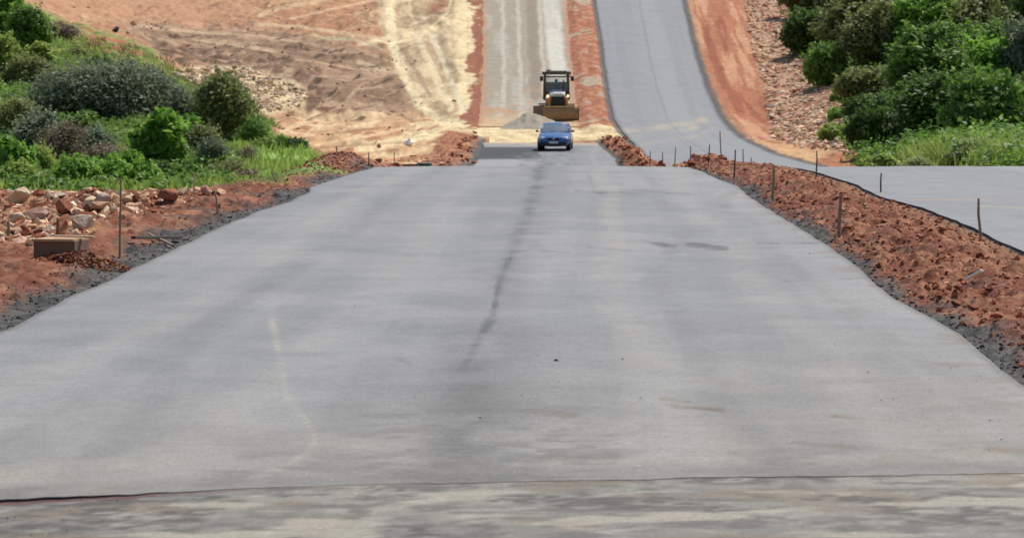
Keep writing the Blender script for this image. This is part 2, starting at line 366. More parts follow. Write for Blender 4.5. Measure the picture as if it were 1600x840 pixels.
# ------------------------------------------------------------------ ground colours
GREEN_L = [(-1500, 330), (0, 303), (300, 300), (430, 284), (540, 271), (500, 245), (430, 212), (400, 180), (330, 150), (265, 100), (235, 72), (200, 60), (135, 40), (60, 14), (-200, -60), (-1500, -300)]
GREEN_R = [(1250, -260), (1232, 40), (1262, 92), (1318, 130), (1335, 180), (1322, 215), (1345, 240), (1345, 264), (3000, 300), (3000, -260)]
RUBBLE_R = [(1150, -60), (1262, -60), (1240, 45), (1262, 92), (1318, 130), (1335, 180), (1322, 215), (1330, 238), (1250, 232), (1205, 215), (1196, 150), (1178, 90)]
def ground_colour(X, Y, Z):
    n = len(X)
    px, py = proj(X, Y, Z)
    a = fbm(X * .5, Y * .22, 4, 101); b = fbm(X * 2.1, Y * .9, 4, 111); c = fbm(X * .12, Y * .06, 3, 121)
    wob = (fbm(X * 1.2, Y * .5, 4, 131) - .5)
    mL, mR, rL, rR, bL, bR = mainL(Y), mainR(Y), rightL(Y), rightR(Y), bedL(Y), bedR(Y)
    # ---- far hillside
    col = np.tile(S(190, 145, 110), (n, 1))
    col = mixc(col, S(160, 118, 90), sst(.42, .62, a))
    col = mixc(col, S(215, 176, 136), sst(.55, .72, b) * .7)
    col = mixc(col, S(184, 118, 88), sst(.5, .62, c) * .5)
    red = poly_sd(px, py, [(60, -300), (440, -300), (430, 5), (350, 38), (240, 40), (150, 28), (80, 8)])
    col = mixc(col, S(188, 136, 104), sst(-14, 10, red + wob * 60) * .9)
    brown = poly_sd(px, py, [(190, 36), (420, 44), (600, 86), (650, 190), (480, 188), (470, 130), (330, 112), (235, 82)])
    col = mixc(col, S(158, 124, 101), sst(-12, 10, brown + wob * 50))
    lay = fbm(X * .07, Y * .42, 4, 143)
    col = mixc(col, S(128, 98, 78), sst(.54, .64, lay) * sst(-10, 10, brown) * .6)
    col = mixc(col, S(192, 158, 130), sst(.46, .36, lay) * sst(-10, 10, brown) * .5)
    bank = poly_sd(px, py, [(240, 70), (420, 98), (500, 112), (540, 186), (480, 180), (470, 128), (330, 106), (250, 88)])
    col = mixc(col, S(112, 80, 64), sst(-8, 8, bank + wob * 50) * .85 * sst(.36, .52, fbm(X * 1.1, Y * .2, 4, 145)))  # shade of the scarp facing away from the sun, painted into the soil
    flat = poly_sd(px, py, [(430, 184), (560, 176), (765, 184), (765, 262), (520, 275), (440, 215)])
    fl = sst(-8, 10, flat + wob * 30)
    col = mixc(col, S(204, 160, 121), fl * .9)
    col = mixc(col, S(222, 188, 148), fl * sst(.5, .62, fbm(X * .5, Y * .16, 4, 141)))
    col = mixc(col, S(176, 112, 80), fl * sst(.57, .68, fbm(X * .4 + 9, Y * .2, 4, 151)) * .8)
    cream = poly_sd(px, py, [(592, -300), (752, -300), (748, 60), (742, 130), (748, 186), (800, 198), (760, 216), (700, 200), (655, 165), (615, 95), (590, 40)])
    cr = sst(-6, 10, cream + wob * 14)
    col = mixc(col, S(208, 180, 146), cr)
    col = mixc(col, S(172, 140, 112), cr * sst(.5, .64, fbm(X * .7, Y * .12, 4, 161)) * .8)
    # pale wheel tracks
    for pts, wd, cc, k in [
        ([(608, -250), (610, 30), (614, 70), (628, 110), (652, 160), (690, 190), (735, 196)], 11, (228, 205, 166), .9),
        ([(650, 55), (672, 100), (690, 140), (704, 168)], 8, (222, 202, 168), .7),
        ([(712, -250), (722, 30), (722, 120), (728, 180)], 14, (232, 205, 162), .85),
        ([(736, -250), (738, 100), (742, 175)], 8, (230, 204, 164), .8),
        ([(735, 20), (700, 38), (650, 52), (605, 60), (560, 70)], 5, (228, 200, 160), .8),
        ([(400, 38), (470, 42), (520, 50), (590, 60)], 4, (205, 175, 140), .7),
        ([(300, 62), (400, 76), (470, 92), (560, 108), (600, 112)], 3.5, (196, 160, 130), .7),
        ([(405, 25), (440, 12), (500, 2), (560, -20)], 5, (214, 176, 138), .7),
        ([(500, 186), (540, 160), (565, 132), (590, 120)], 3, (190, 155, 125), .6),
        ([(470, 188), (500, 165), (530, 140)], 2.5, (190, 155, 125), .5),
        ([(440, 206), (470, 192), (540, 178), (600, 178)], 5, (226, 190, 150), .7),
        ([(470, 232), (478, 210), (500, 192), (560, 184)], 4, (226, 190, 150), .6),
        ([(560, 232), (640, 218), (700, 205), (765, 203), (900, 208), (1000, 205)], 10, (232, 204, 160), .9),
        ([(560, 250), (640, 240), (700, 226), (750, 215)], 6, (224, 186, 142), .7),
        ([(640, -250), (640, 20), (655, 48)], 5, (222, 190, 154), .7),
        ([(675, 55), (690, 90), (715, 150), (730, 180)], 7, (216, 200, 172), .8),
        ([(690, 60), (700, 90), (712, 120)], 9, (150, 128, 106), .6),
        ([(640, 95), (655, 120), (672, 150)], 5, (150, 130, 110), .7),
        ([(210, 40), (300, 50), (420, 58), (520, 76)], 3, (200, 166, 136), .7),
        ([(240, 56), (330, 70), (440, 86), (540, 102)], 2.5, (138, 108, 88), .7),
        ([(330, 60), (450, 66), (560, 80)], 2, (142, 112, 92), .6),
        ([(420, 20), (480, 22), (560, 34)], 3, (176, 120, 94), .7),
        ([(455, 30), (520, 14), (590, 0)], 2.5, (222, 186, 150), .7),
        ([(505, 60), (560, 62), (600, 78)], 4, (182, 168, 142), .7),
        ([(560, 96), (590, 108), (620, 112)], 5, (206, 178, 150), .7),
        ([(560, 150), (580, 128), (610, 120), (640, 150)], 2.5, (150, 118, 96), .6),
        ([(520, 180), (555, 140), (600, 135)], 2, (196, 164, 136), .6),
        ([(590, 180), (600, 150), (625, 140), (650, 160)], 2, (192, 160, 132), .5),
        ([(455, 245), (500, 225), (580, 212), (650, 196)], 3, (230, 192, 150), .7),
        ([(440, 222), (520, 208), (620, 198)], 2.5, (182, 130, 96), .7),
        ([(480, 256), (560, 242), (650, 228)], 2, (176, 122, 88), .6),
        ([(745, -200), (700, 20), (655, 60), (610, 68), (580, 62)], 3, (236, 212, 172), .7)]:
        d = seg_dist(px, py, pts) + wob * wd * .8
        col = mixc(col, S(*cc), sst(wd, wd * .35, d) * k)
    for pts, wd, k in [([(1000 - 340, -100), (690, 8), (680, 14)], 16, .75), ([(545, 205), (590, 200)], 4, .5), ([(420, 235), (640, 222)], 3, .4)]:
        d = seg_dist(px, py, pts) + wob * wd
        col = mixc(col, S(140, 76, 58), sst(wd, wd * .3, d) * k)
    dark = sst(.66, .74, fbm(X * 1.1, Y * .45, 3, 171)) * sst(-5, 5, brown)
    col = mixc(col, S(84, 66, 54), dark * .8)
    heap = poly_sd(px, py, [(300, 104), (370, 104), (430, 120), (478, 138), (474, 168), (420, 178), (330, 150), (262, 112)])
    col = mixc(col, S(214, 186, 150), sst(-6, 6, heap + wob * 16))
    # red strips along the roadbed and right carriageway
    far = sst(186, 194, Y)
    dl = bL - X
    col = mixc(col, S(150, 84, 62), far * sst(.8, .5, np.abs(dl - .35) + (fbm(X * .5, Y * .12, 3, 183) - .5) * 1.5) * .95 * sst(.3, .5, fbm(X * .9, Y * .25, 3, 185)))
    mid = np.minimum(X - bR, rL - X)
    midw = far * sst(-.25, .1, mid)
    col = mixc(col, S(166, 100, 74), midw)
    col = mixc(col, S(190, 130, 98), midw * sst(.5, .62, b) * .8)
    col = mixc(col, S(178, 165, 150), midw * sst(.62, .7, fbm(X * .8 + 5, Y * .3, 3, 181)) * .7)
    rt = X - rR
    rtw = sst(-.1, .15, rt) * sst(140, 150, Y)
    col = mixc(col, S(176, 108, 78), rtw)
    streak = fbm((X - rR) * 1.3, Y * .035, 4, 191)
    col = mixc(col, S(206, 150, 116), rtw * sst(.54, .68, streak) * .8)
    col = mixc(col, S(150, 82, 58), rtw * sst(.46, .34, streak) * .8)
    col = mixc(col, S(164, 126, 100), rtw * sst(1.1, .3, rt + wob) * .8)
    rub = poly_sd(px, py, RUBBLE_R)
    col = mixc(col, S(184, 146, 118), sst(-6, 8, rub + wob * 36))
    col = mixc(col, S(160, 98, 76), sst(-6, 8, rub + wob * 26) * sst(.52, .6, b))
    dust = poly_sd(px, py, [(1165, 216), (1235, 226), (1330, 236), (1352, 242), (1345, 262), (1250, 262), (1215, 240)])
    col = mixc(col, S(206, 158, 116), sst(-4, 6, dust + wob * 14))
    col = mixc(col, S(170, 98, 68), sst(-4, 6, poly_sd(px, py, [(1300, 236), (1350, 240), (1350, 264), (1255, 262)]) + wob * 8) * .8)
    # ---- crossing in the valley
    cross = sst(177, 179, Y) * sst(203, 199, Y + wob * 6) * sst(-8, -6.5, X) * sst(3.2, 2.2, X + wob * 2)
    col = mixc(col, S(226, 200, 158), cross * .92)
    col = mixc(col, S(180, 150, 118), cross * sst(.56, .68, b) * .7)
    # ---- green slopes
    gl = sst(-5, 7, poly_sd(px, py, GREEN_L) + wob * 22) * sst(56, 64, Y)
    gc = mixc(np.tile(S(112, 138, 66), (n, 1)), S(146, 150, 88), sst(.45, .62, a))
    gc = mixc(gc, S(80, 104, 46), sst(.52, .66, b))
    upper = sst(170, 60, py) * sst(60, 150, px)
    gc = mixc(gc, S(158, 142, 98), upper * sst(.42, .56, fbm(X * .8, Y * .3, 3, 201)) * .9)
    gc = mixc(gc, S(164, 110, 82), upper * sst(.6, .68, fbm(X * .6, Y * .3 + 4, 3, 211)))
    gc = mixc(gc, S(148, 180, 98), sst(30, 0, seg_dist(px, py, [(420, 245), (520, 264)])) * .8)
    col = col * (1 - gl)[:, None] + gc * gl[:, None]
    gr = sst(-4, 8, poly_sd(px, py, GREEN_R) + wob * 18) * sst(100, 112, Y)
    grc = mixc(np.tile(S(70, 84, 42), (n, 1)), S(96, 92, 60), sst(.5, .65, b))
    col = col * (1 - gr)[:, None] + grc * gr[:, None]
    # ---- near shoulders and median
    nb = fbm(X * 2.6, Y * 1.2, 4, 221); nc = fbm(X * 7, Y * 4, 3, 231)
    dirt = mixc(np.tile(S(158, 94, 68), (n, 1)), S(190, 126, 92), sst(.46, .66, nb))
    dirt = mixc(dirt, S(130, 70, 50), sst(.52, .70, fbm(X * 3.3, Y * 1.7, 3, 241)) * .8)
    dirt = mixc(dirt, S(196, 142, 104), sst(.62, .75, nc) * .6)
    t = mL - X
    tanl = np.maximum(sst(5.2, 7.0, t + wob * 2), sst(-6, 6, poly_sd(px, py, [(-200, 304), (240, 304), (230, 325), (170, 350), (130, 372), (40, 378), (-200, 385)]) + wob * 16)) * sst(66, 56, Y)
    dirt = mixc(dirt, S(190, 134, 96), tanl * sst(.36, .5, nb) * .95)
    m = np.minimum(X - mR, rL - X)
    rj = rL - X
    dirt = mixc(dirt, S(178, 126, 94), sst(.62, .2, np.abs(rj - .35) + wob * .5) * ((m > -.1) & (Y < 82)) * .8)
    scat = sst(.56, .66, fbm(X * 1.7, Y * 1.1, 4, 251))
    crumb_shade = np.where(t > -.1, sst(.62, .2, t + wob * .9 - .12 * sst(60, 40, Y)), 0)
    crumb_shade = np.maximum(crumb_shade, np.where((X - mR > -.1) & (m > -.2), sst(.42, .12, X - mR + wob * .6), 0))
    crumb_shade = np.maximum(crumb_shade, np.where((rj > -.1) & (m > -.2), sst(.13, .02, rj + wob * .15), 0))  # beside the right carriageway the band also paints in the shadow of its step
    crumb_shade = np.maximum(crumb_shade, scat * .55 * (np.where(t > 0, sst(2.0, .6, t), 0) + np.where(m > 0, sst(1.3, .4, X - mR), 0)))
    dirt = mixc(dirt, mixc(np.tile(S(112, 108, 106), (n, 1)), S(86, 84, 84), sst(.4, .6, nc)), crumb_shade)
    shoulder = np.where(X < (mL + mR) / 2, sst(96, 84, Y + wob * 8), 0)
    shoulder = np.maximum(shoulder, ((X >= (mL + mR) / 2) & (X < rR)) * sst(186, 180, Y))
    ridge = (t > -.3) * sst(2.9, 2.3, t + wob * 1.2) * sst(190, 184, Y)
    shoulder = np.maximum(shoulder, ridge * (X < 0))
    shoulder = shoulder * (1 - gl)
    shoulder = np.where(X >= rR, sst(150, 120, Y) * .8 * (1 - gr), shoulder)
    col = col * (1 - shoulder)[:, None] + dirt * shoulder[:, None]
    # painted drop shadow along the far right carriageway, crumbs along the main edge
    e = np.where(Y > 80, np.maximum(sst(.45, .1, np.abs(rL - X - .12)), sst(.5, .12, np.abs(X - rR - .15))), 0)
    e = np.maximum(e, np.where((Y > 80) & (Y < 178), sst(.3, .1, np.abs(mL - X - .1)), 0))
    col = mixc(col, S(86, 88, 94), e * .85)
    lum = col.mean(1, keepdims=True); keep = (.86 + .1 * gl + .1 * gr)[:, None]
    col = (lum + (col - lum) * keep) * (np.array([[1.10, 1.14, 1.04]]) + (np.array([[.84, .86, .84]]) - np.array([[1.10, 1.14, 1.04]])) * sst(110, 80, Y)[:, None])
    return np.clip(col, .005, 1)

# ------------------------------------------------------------------ ground sheets
def build_ground():
    xs = np.concatenate([np.arange(-70, -17, 2.0), np.arange(-17, -11.5, .12), np.arange(-11.5, -5.5, .035), np.arange(-5.5, -4.9, .03), np.arange(-4.9, 2.2, .4),
                         np.arange(2.2, 5.8, .022), np.arange(5.8, 13.4, .4), np.arange(13.4, 17, .12), np.arange(17, 71, 2.0)])
    ys = np.concatenate([np.arange(-80, 14, 2.0), np.arange(14, 24, .2), np.arange(24, 62, .05), np.arange(62, 84.2, .07)])
    X, Y = np.meshgrid(xs, ys); X = X.ravel(); Y = Y.ravel()
    Z = H(X, Y)
    Z = np.where(Y < 19, np.minimum(Z, -.02 + 0 * Z) - .0 - .10 * ((X > mainL(Y)) & (X < mainR(Y))), Z)
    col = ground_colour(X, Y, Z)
    o = np_mesh('ground', np.stack([X, Y, Z], 1), grid_faces(len(ys), len(xs)), EARTH, col, True)
    tag(o, kind='structure')
    pxs = np.concatenate([np.arange(-1500, -40, 14), np.arange(-40, 1640, 1.5), np.arange(1640, 3000, 14.)])
    Ds = np.concatenate([np.arange(83.4, 150, .3), np.arange(150, 345, .33), np.arange(345, 900, 4.)])
    PX, D = np.meshgrid(pxs, Ds); PX = PX.ravel(); D = D.ravel()
    X = (PX - 914) / F * D; Z = H(X, D)
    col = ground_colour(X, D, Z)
    o = np_mesh('hills', np.stack([X, D, Z], 1), grid_faces(len(Ds), len(pxs)), EARTH, col, True)
    tag(o, kind='structure')
build_ground()

# ------------------------------------------------------------------ carriageways
def sheet(name, Lf, Rf, ys, dx, lift, colf, mat, ystart=None, skirt=.12, side=(70, 70, 72), dz=None):
    """a paved strip between two edges with side faces; ystart(X) lets its near end follow a joint"""
    nc = int(max(Rf(np.array([50.]))[0] - Lf(np.array([50.]))[0], 6) / dx)
    u = np.linspace(0, 1, nc)
    L, Rr = Lf(ys), Rf(ys)
    X = L[:, None] + (Rr - L)[:, None] * u[None, :]
    Y = np.repeat(ys[:, None], nc, 1).copy()
    if ystart is not None:
        y0 = ystart(X[0]); k = sst(ys[0] + 6, ys[0], Y)
        Y = Y + (y0 - ys[0])[None, :] * k
    Z = P(Y) + lift + (fbm(X * .35, Y * .12, 2, 301) - .5) * .012
    uu = np.clip((X - L[:, None]) / (Rr - L)[:, None], 0, 1) * 2 - 1
    Z = Z + (.035 * (1 - uu ** 2) + .03 * (fbm(X * .5 + 3, Y * .08, 2, 305) - .3)) * sst(52, 74, Y) * sst(118, 95, Y)
    if dz is not None: Z = Z + dz(X, Y)
    nr = len(ys)
    col = colf(X.ravel(), Y.ravel(), Z.ravel())
    V = np.stack([X.ravel(), Y.ravel(), Z.ravel()], 1); Fc = grid_faces(nr, nc)
    idx = np.arange(nr * nc).reshape(nr, nc)
    loops = np.concatenate([idx[:, 0], idx[-1, 1:], idx[::-1, -1][1:], idx[0, ::-1][1:-1]])
    low = V[loops].copy(); low[:, 2] -= skirt
    out = np.zeros_like(low[:, :2])
    off = len(V); n = len(loops); j = (np.arange(n) + 1) % n
    sk = np.stack([loops, loops[j], off + j, off + np.arange(n)], 1)
    sidecol = np.tile(S(*side), (n, 1))
    # doubled top edge so the dark broken side does not bleed onto the surface
    top = V[loops]; V2 = np.concatenate([V, top, low]); off2 = len(V) + n
    sk = np.stack([off + np.arange(n), off + j, off2 + j, off2 + np.arange(n)], 1)
    col = np.concatenate([col, sidecol, sidecol])
    o = np_mesh(name, V2, np.concatenate([Fc, sk]), mat, col, False)
    me = o.data; sm = np.zeros(len(me.polygons), bool); sm[:len(Fc)] = True; me.polygons.foreach_set('use_smooth', sm)
    return tag(o, kind='structure')

JOINT = [(-400, 806), (0, 788), (380, 771), (700, 764), (1000, 757), (1600, 748), (2000, 744)]
_jp = []
for a, b in JOINT:
    d = ray(a, b); k = -EYE[2] / d[2]; _jp.append((d[0] * k, d[1] * k))
_jp = np.array(_jp)
def joint(X):
    return np.interp(X, _jp[:, 0], _jp[:, 1]) + (fbm(X * 1.4, X * 0 + 3, 4, 77) - .5) * .09 + (fbm(X * 9, X * 0 + 5, 3, 78) - .5) * .07

def main_colour(X, Y, Z):
    n = len(X); px, py = proj(X, Y, Z)
    warm = sst(480, 760, py + (px - 800) * .12)
    col = mixc(np.tile(S(158, 161, 168), (n, 1)), S(164, 162, 156), warm)
    a = fbm(X * .7, Y * .5, 4, 401); b = fbm(X * 2.4, Y * 1.6, 4, 411); w0 = fbm(X * .8, Y * .25, 3, 421) - .5
    col = mixc(col, S(146, 148, 152), sst(.5, .68, a) * .45)
    col = mixc(col, S(182, 182, 180), sst(.5, .34, a) * .35)
    # long wheel bands
    band = fbm(X * 1.5 + 7, Y * .03, 3, 431)
    col = mixc(col, S(176, 178, 182), sst(.54, .68, band) * .3)
    col = mixc(col, S(146, 148, 152), sst(.46, .34, band) * .25)
    w1 = fbm(X * 3.1, Y * 1.3, 4, 471) - .5; brk = sst(.36, .60, fbm(X * 2.2 + 3, Y * 1.1, 5, 481)); gr_ = .75 + .5 * fbm(X * 14, Y * 9, 2, 491)
    def line(pts, wd, cc, k, wobble=1.0):
        nonlocal col
        d = seg_dist(px, py, pts) + (w0 * wobble + w1 * .8) * wd
        col = mixc(col, S(*cc), sst(wd, wd * .05, d) * k * (.3 + .7 * brk) * gr_)
    line([(846, 262), (838, 290), (828, 325), (800, 395), (778, 450)], 17, (104, 106, 111), .85, 1.0)
    line([(846, 262), (838, 290), (828, 325), (800, 395), (778, 450)], 40, (136, 138, 143), .6, .8)
    line([(846, 262), (836, 295), (826, 330)], 9, (104, 106, 112), .6, 2)
    line([(800, 395), (778, 445), (772, 490)], 5, (92, 94, 98), 1.0)
    line([(778, 450), (770, 495), (748, 530), (722, 578)], 9, (84, 86, 90), 1.0)
    line([(772, 440), (765, 480)], 5, (180, 182, 182), .5)
    dd = seg_dist(px, py, [(785, 470), (750, 560), (715, 690), (700, 775)]) + w0 * 70
    col = mixc(col, S(112, 113, 114), sst(110, 10, dd) * sst(450, 600, py) * (.42 + .35 * brk) * gr_)
    line([(760, 300), (750, 400), (740, 480)], 26, (148, 150, 155), .4)
    dd = seg_dist(px, py, [(425, 500), (438, 560), (448, 620), (478, 655), (491, 684), (484, 702), (458, 722), (390, 748)]) + w0 * 3
    col = mixc(col, S(196, 191, 178), sst(7, 1, dd) * (.35 + .4 * brk))
    line([(425, 480), (440, 560)], 8, (176, 176, 172), .4)
    line([(930, 280), (960, 330), (975, 450), (975, 520), (990, 750)], 22, (172, 171, 168), .5)
    line([(920, 275), (930, 300), (1000, 305)], 5, (140, 142, 144), .6)
    line([(845, 392), (890, 394)], 4, (112, 113, 116), .9, 3)
    line([(920, 386), (985, 392)], 4, (108, 109, 112), .9, 3)
    line([(1000, 374), (1055, 386)], 4.5, (108, 109, 112), .9, 3)
    line([(1075, 380), (1135, 388)], 4, (104, 105, 108), 1.0, 3.5)
    line([(900, 297), (940, 302), (1000, 298), (1075, 303)], 3, (104, 106, 110), .9, 2)
    line([(1185, 380), (1278, 380)], 2.2, (96, 97, 100), .8, 1)
    line([(1065, 289), (1100, 288)], 1.4, (110, 111, 115), .8, 1)
    line([(1225, 439), (1300, 438), (1330, 435)], 3.2, (116, 115, 114), .8, 3)
    line([(1030, 622), (1080, 628)], 4, (132, 120, 102), 1.0, 3)
    line([(1050, 634), (1130, 640)], 5, (124, 112, 92), 1.0, 3)
    line([(1300, 650), (1350, 655)], 6, (140, 128, 110), .8, 3)
    line([(1420, 560), (1500, 572)], 4, (140, 134, 124), .7, 3)
    line([(1240, 690), (1340, 700)], 4, (140, 130, 116), .7, 3)
    line([(790, 640), (900, 648)], 4, (134, 128, 118), .8, 3)
    line([(820, 730), (870, 712), (960, 716)], 7, (120, 112, 100), .8, 3)
    line([(620, 560), (660, 575)], 7, (128, 126, 122), .6, 3)
    line([(1380, 722), (1440, 715), (1490, 728)], 17, (124, 108, 88), 1.0, 2.5)
    line([(1450, 640), (1600, 630)], 9, (150, 140, 128), .4, 3)
    line([(1540, 700), (1600, 704)], 9, (140, 110, 88), .8, 2)
    line([(1215, 745), (1310, 744)], 6, (78, 74, 68), .9, 2)
    line([(380, 338), (470, 336)], 4, (140, 140, 144), .5, 2)
    line([(0, 690), (60, 660), (130, 620)], 12, (142, 143, 146), .35, 2)
    dusty = sst(620, 800, py) * sst(.5, .62, fbm(X * 1.2, Y * 1.5, 4, 441))
    col = mixc(col, S(180, 174, 162), dusty * .6)
    col = mixc(col, S(132, 130, 124), sst(640, 780, py) * sst(.56, .68, fbm(X * 1.6 + 4, Y * 2.2, 4, 451)) * .75)
    col = mixc(col, S(120, 120, 118), sst(560, 700, py) * sst(300, 80, np.abs(px - 760)) * sst(.52, .64, fbm(X * 5, Y * 6, 4, 461)) * .6)
    # faint wheel paths running the length of the road
    for x0, wd_, cc, k_ in [(-4.1, .34, (178, 178, 176), .35), (-3.1, .22, (138, 140, 144), .35), (-2.2, .30, (180, 180, 178), .30), (-.55, .30, (140, 141, 144), .28), (.45, .26, (182, 181, 177), .38), (1.1, .18, (138, 139, 141), .35), (1.9, .32, (182, 180, 176), .32), (2.7, .2, (140, 139, 138), .3)]:
        dd = np.abs(X - x0 - (fbm(Y * .06, Y * 0 + x0, 3, 495) - .5) * 1.1) + (w1 * .35) * wd_
        col = mixc(col, S(*cc), sst(wd_, wd_ * .2, dd) * k_ * (.4 + .9 * brk))
    # soil carried onto the edges
    e = np.minimum(X - mainL(Y), mainR(Y) - X)
    col = mixc(col, S(110, 108, 106), sst(.10, .0, e) * .6)
    col = mixc(col, S(150, 120, 100), sst(.5, .05, e) * sst(.56, .66, b) * .4 * (X > 0))
    # raw end of the upper layer
    j = Y - joint(X)
    col = mixc(col, S(132, 132, 130), sst(.8, .3, j + w0 * .5) * .5)
    # past the crest: fresh black mat on the left lane, pale band nearer
    far = sst(84, 96, Y)
    fresh = 1.0 * far * sst(156, 158.5, Y + w0 * 1.5) * sst(172.5, 171, Y) * sst(-2.05, -2.35, X - w0 * .8 + .0 * Y) 
    col = mixc(col, S(62, 66, 76, .7), fresh)
    col = mixc(col, S(184, 186, 190), far * sst(157, 155, Y) * sst(-2.0, -2.4, X) * .5)
    col = mixc(col, S(118, 122, 130), far * sst(1.6, .9, np.abs(X + 1.8) + w0 * 2) * sst(.45, .6, b) * .8)
    col = mixc(col, S(208, 190, 160), sst(172, 177, Y + w0 * 5) * .75)
    return np.clip(col, .01, 1)
def old_colour(X, Y, Z):
    n = len(X)
    a = fbm(X * 1.8, Y * 2.6, 5, 501); b = fbm(X * 6 + 3, Y * 7, 4, 511); c = fbm(X * 1.3 + 8, Y * 1.8, 3, 521)
    col = np.tile(S(146, 144, 139), (n, 1))
    col = mixc(col, S(170, 166, 156), sst(.50, .66, a) * .7)
    col = col * (.8 + .4 * fbm(X * 16, Y * 12, 3, 505))[:, None]
    col = mixc(col, S(112, 109, 104), sst(.5, .36, b) * .8)
    col = mixc(col, S(146, 132, 114), sst(.52, .64, c) * .65)
    col = mixc(col, S(96, 92, 86), sst(.5, .62, fbm(X * .9 + 2, Y * 1.6, 3, 541)) * sst(.48, .58, fbm(X * 12, Y * 12, 3, 551)) * .9)
    col = mixc(col, S(196, 190, 176), sst(.60, .70, fbm(X * 1.5 + 5, Y * 3, 4, 531)) * .7)
    j = joint(X) - Y
    d = sst(.05, .0, j + (b - .5) * .08)
    redl = sst(-1.2, -2.6, X)
    col = mixc(col, S(60, 52, 48), d * (.15 * sst(.4, .6, b) + .85 * redl))
    col = mixc(col, S(112, 58, 50), sst(.10, .02, np.abs(j - .06)) * redl * .7)
    return np.clip(col, .01, 1)
def right_colour(X, Y, Z):
    n = len(X); px, py = proj(X, Y, Z)
    col = np.tile(S(160, 163, 170), (n, 1))
    a = fbm(X * .7 + 20, Y * .4, 4, 601); w0 = fbm(X * .9, Y * .2, 3, 611) - .5
    col = mixc(col, S(148, 150, 156), sst(.5, .66, a) * .4)
    u = (X - rightL(Y)) / (rightR(Y) - rightL(Y))
    col = mixc(col, S(176, 179, 186), sst(.34, .0, np.abs(u - .62)) * .45)
    col = mixc(col, S(138, 141, 150), sst(.02, .006, np.abs(u - .5 + w0 * .02)) * .6)
    far = Y > 140
    band = fbm(u * 9, Y * .012, 3, 621)
    col = mixc(col, S(146, 150, 160), sst(.52, .66, band) * .4)
    w1 = fbm(X * 3.1, Y * 1.3, 4, 471) - .5; brk = sst(.36, .60, fbm(X * 2.2 + 3, Y * 1.1, 5, 481)); gr_ = .75 + .5 * fbm(X * 14, Y * 9, 2, 491)
    def line(pts, wd, cc, k, wobble=1.0):
        nonlocal col
        d = seg_dist(px, py, pts) + (w0 * wobble + w1 * .8) * wd
        col = mixc(col, S(*cc), sst(wd, wd * .05, d) * k * (.3 + .7 * brk) * gr_)
    line([(960, 206), (1010, 202), (1060, 194), (1100, 190)], 7, (206, 192, 160), .75, 2)
    line([(970, 214), (1030, 210), (1090, 200)], 4, (206, 192, 160), .7, 2)
    line([(1000, 225), (1080, 214), (1120, 200)], 4, (190, 184, 166), .5, 2)
    line([(1420, 312), (1500, 312), (1560, 311), (1640, 314)], 1.6, (196, 164, 138), .7, 1)
    line([(1530, 322), (1600, 324), (1700, 326)], 2, (200, 196, 160), .7, 1)
    line([(1480, 315), (1530, 325)], 2, (130, 132, 136), .4, 1)
    e = np.minimum(X - rightL(Y), rightR(Y) - X)
    col = mixc(col, S(104, 108, 118), sst(.28, .05, e + w0 * .1) * .8 * far)  # edge shadow carried onto the far rims as colour
    return np.clip(col, .01, 1)
def bed_colour(X, Y, Z):
    n = len(X)
    u = (X - bedL(Y)) / (bedR(Y) - bedL(Y)); w0 = fbm(u * 6, Y * .07, 3, 701) - .5
    b = fbm(X * 1.5, Y * .3, 4, 711)
    col = np.tile(S(166, 156, 140), (n, 1))
    col = mixc(col, S(146, 134, 118), sst(.09, .03, np.abs(u - .58 + w0 * .02)) * .8)
    col = mixc(col, S(208, 205, 192), sst(.13, .06, np.abs(u - .84 + w0 * .05 + .0004 * (Y - 260))) * .95 * sst(232, 245, Y))
    for c0 in (.24, .42, .68):
        col = mixc(col, S(194, 186, 168), sst(.035, .012, np.abs(u - c0 + w0 * .03)) * .8)
    col = mixc(col, S(184, 180, 168), sst(.5, .66, fbm(u * 5, Y * .05, 3, 721)) * .6)
    col = mixc(col, S(190, 150, 118), sst(.52, .66, b) * sst(250, 225, Y) * .8)
    col = mixc(col, S(206, 176, 136), sst(226, 204, Y + (b - .5) * 20) * .9)
    e = np.minimum(u, 1 - u)
    col = mixc(col, S(190, 140, 108), sst(.07, .0, e + (b - .5) * .10) * .8)
    return np.clip(col, .01, 1)

def yrows(y0, y1, k=1.2, mn=.03, mx=.5):
    ys = [y0]
    while ys[-1] < y1: ys.append(ys[-1] + min(mx, max(mn, k * ys[-1] ** 2 / 11650)))
    ys[-1] = y1
    return np.array(ys)
sheet('road', mainL, mainR, yrows(17.6, 178, 1.1, .03, .35), .035, .03, main_colour, ASPH, ystart=joint)
sheet('old_road', edge([(-80, -5.9), (200, -5.9)], .05, 21), edge([(-80, 3.9), (200, 3.9)], .05, 22), np.concatenate([np.arange(-60, 13, 2.), np.arange(13, 18.8, .035)]), .04, -.0, old_colour, OLDASPH, dz=lambda X, Y: .015 + .012 * sst(-2.9, -2.1, X) + (fbm(X * 1.2, Y * 1.5, 3, 303) - .5) * .007)
sheet('right_road', rightL, rightR, np.concatenate([np.arange(-60, 34, 2.), np.arange(34, 90, .2), np.arange(90, 345, .45), np.arange(345, 700, 4)]), .05, .035, right_colour, ASPH, skirt=.16, side=(92, 88, 86))
sheet('gravel_track', bedL, bedR, np.concatenate([np.arange(203, 345, .4), np.arange(345, 700, 4)]), .06, .02, bed_colour, EARTH, skirt=.1, side=(190, 165, 130))
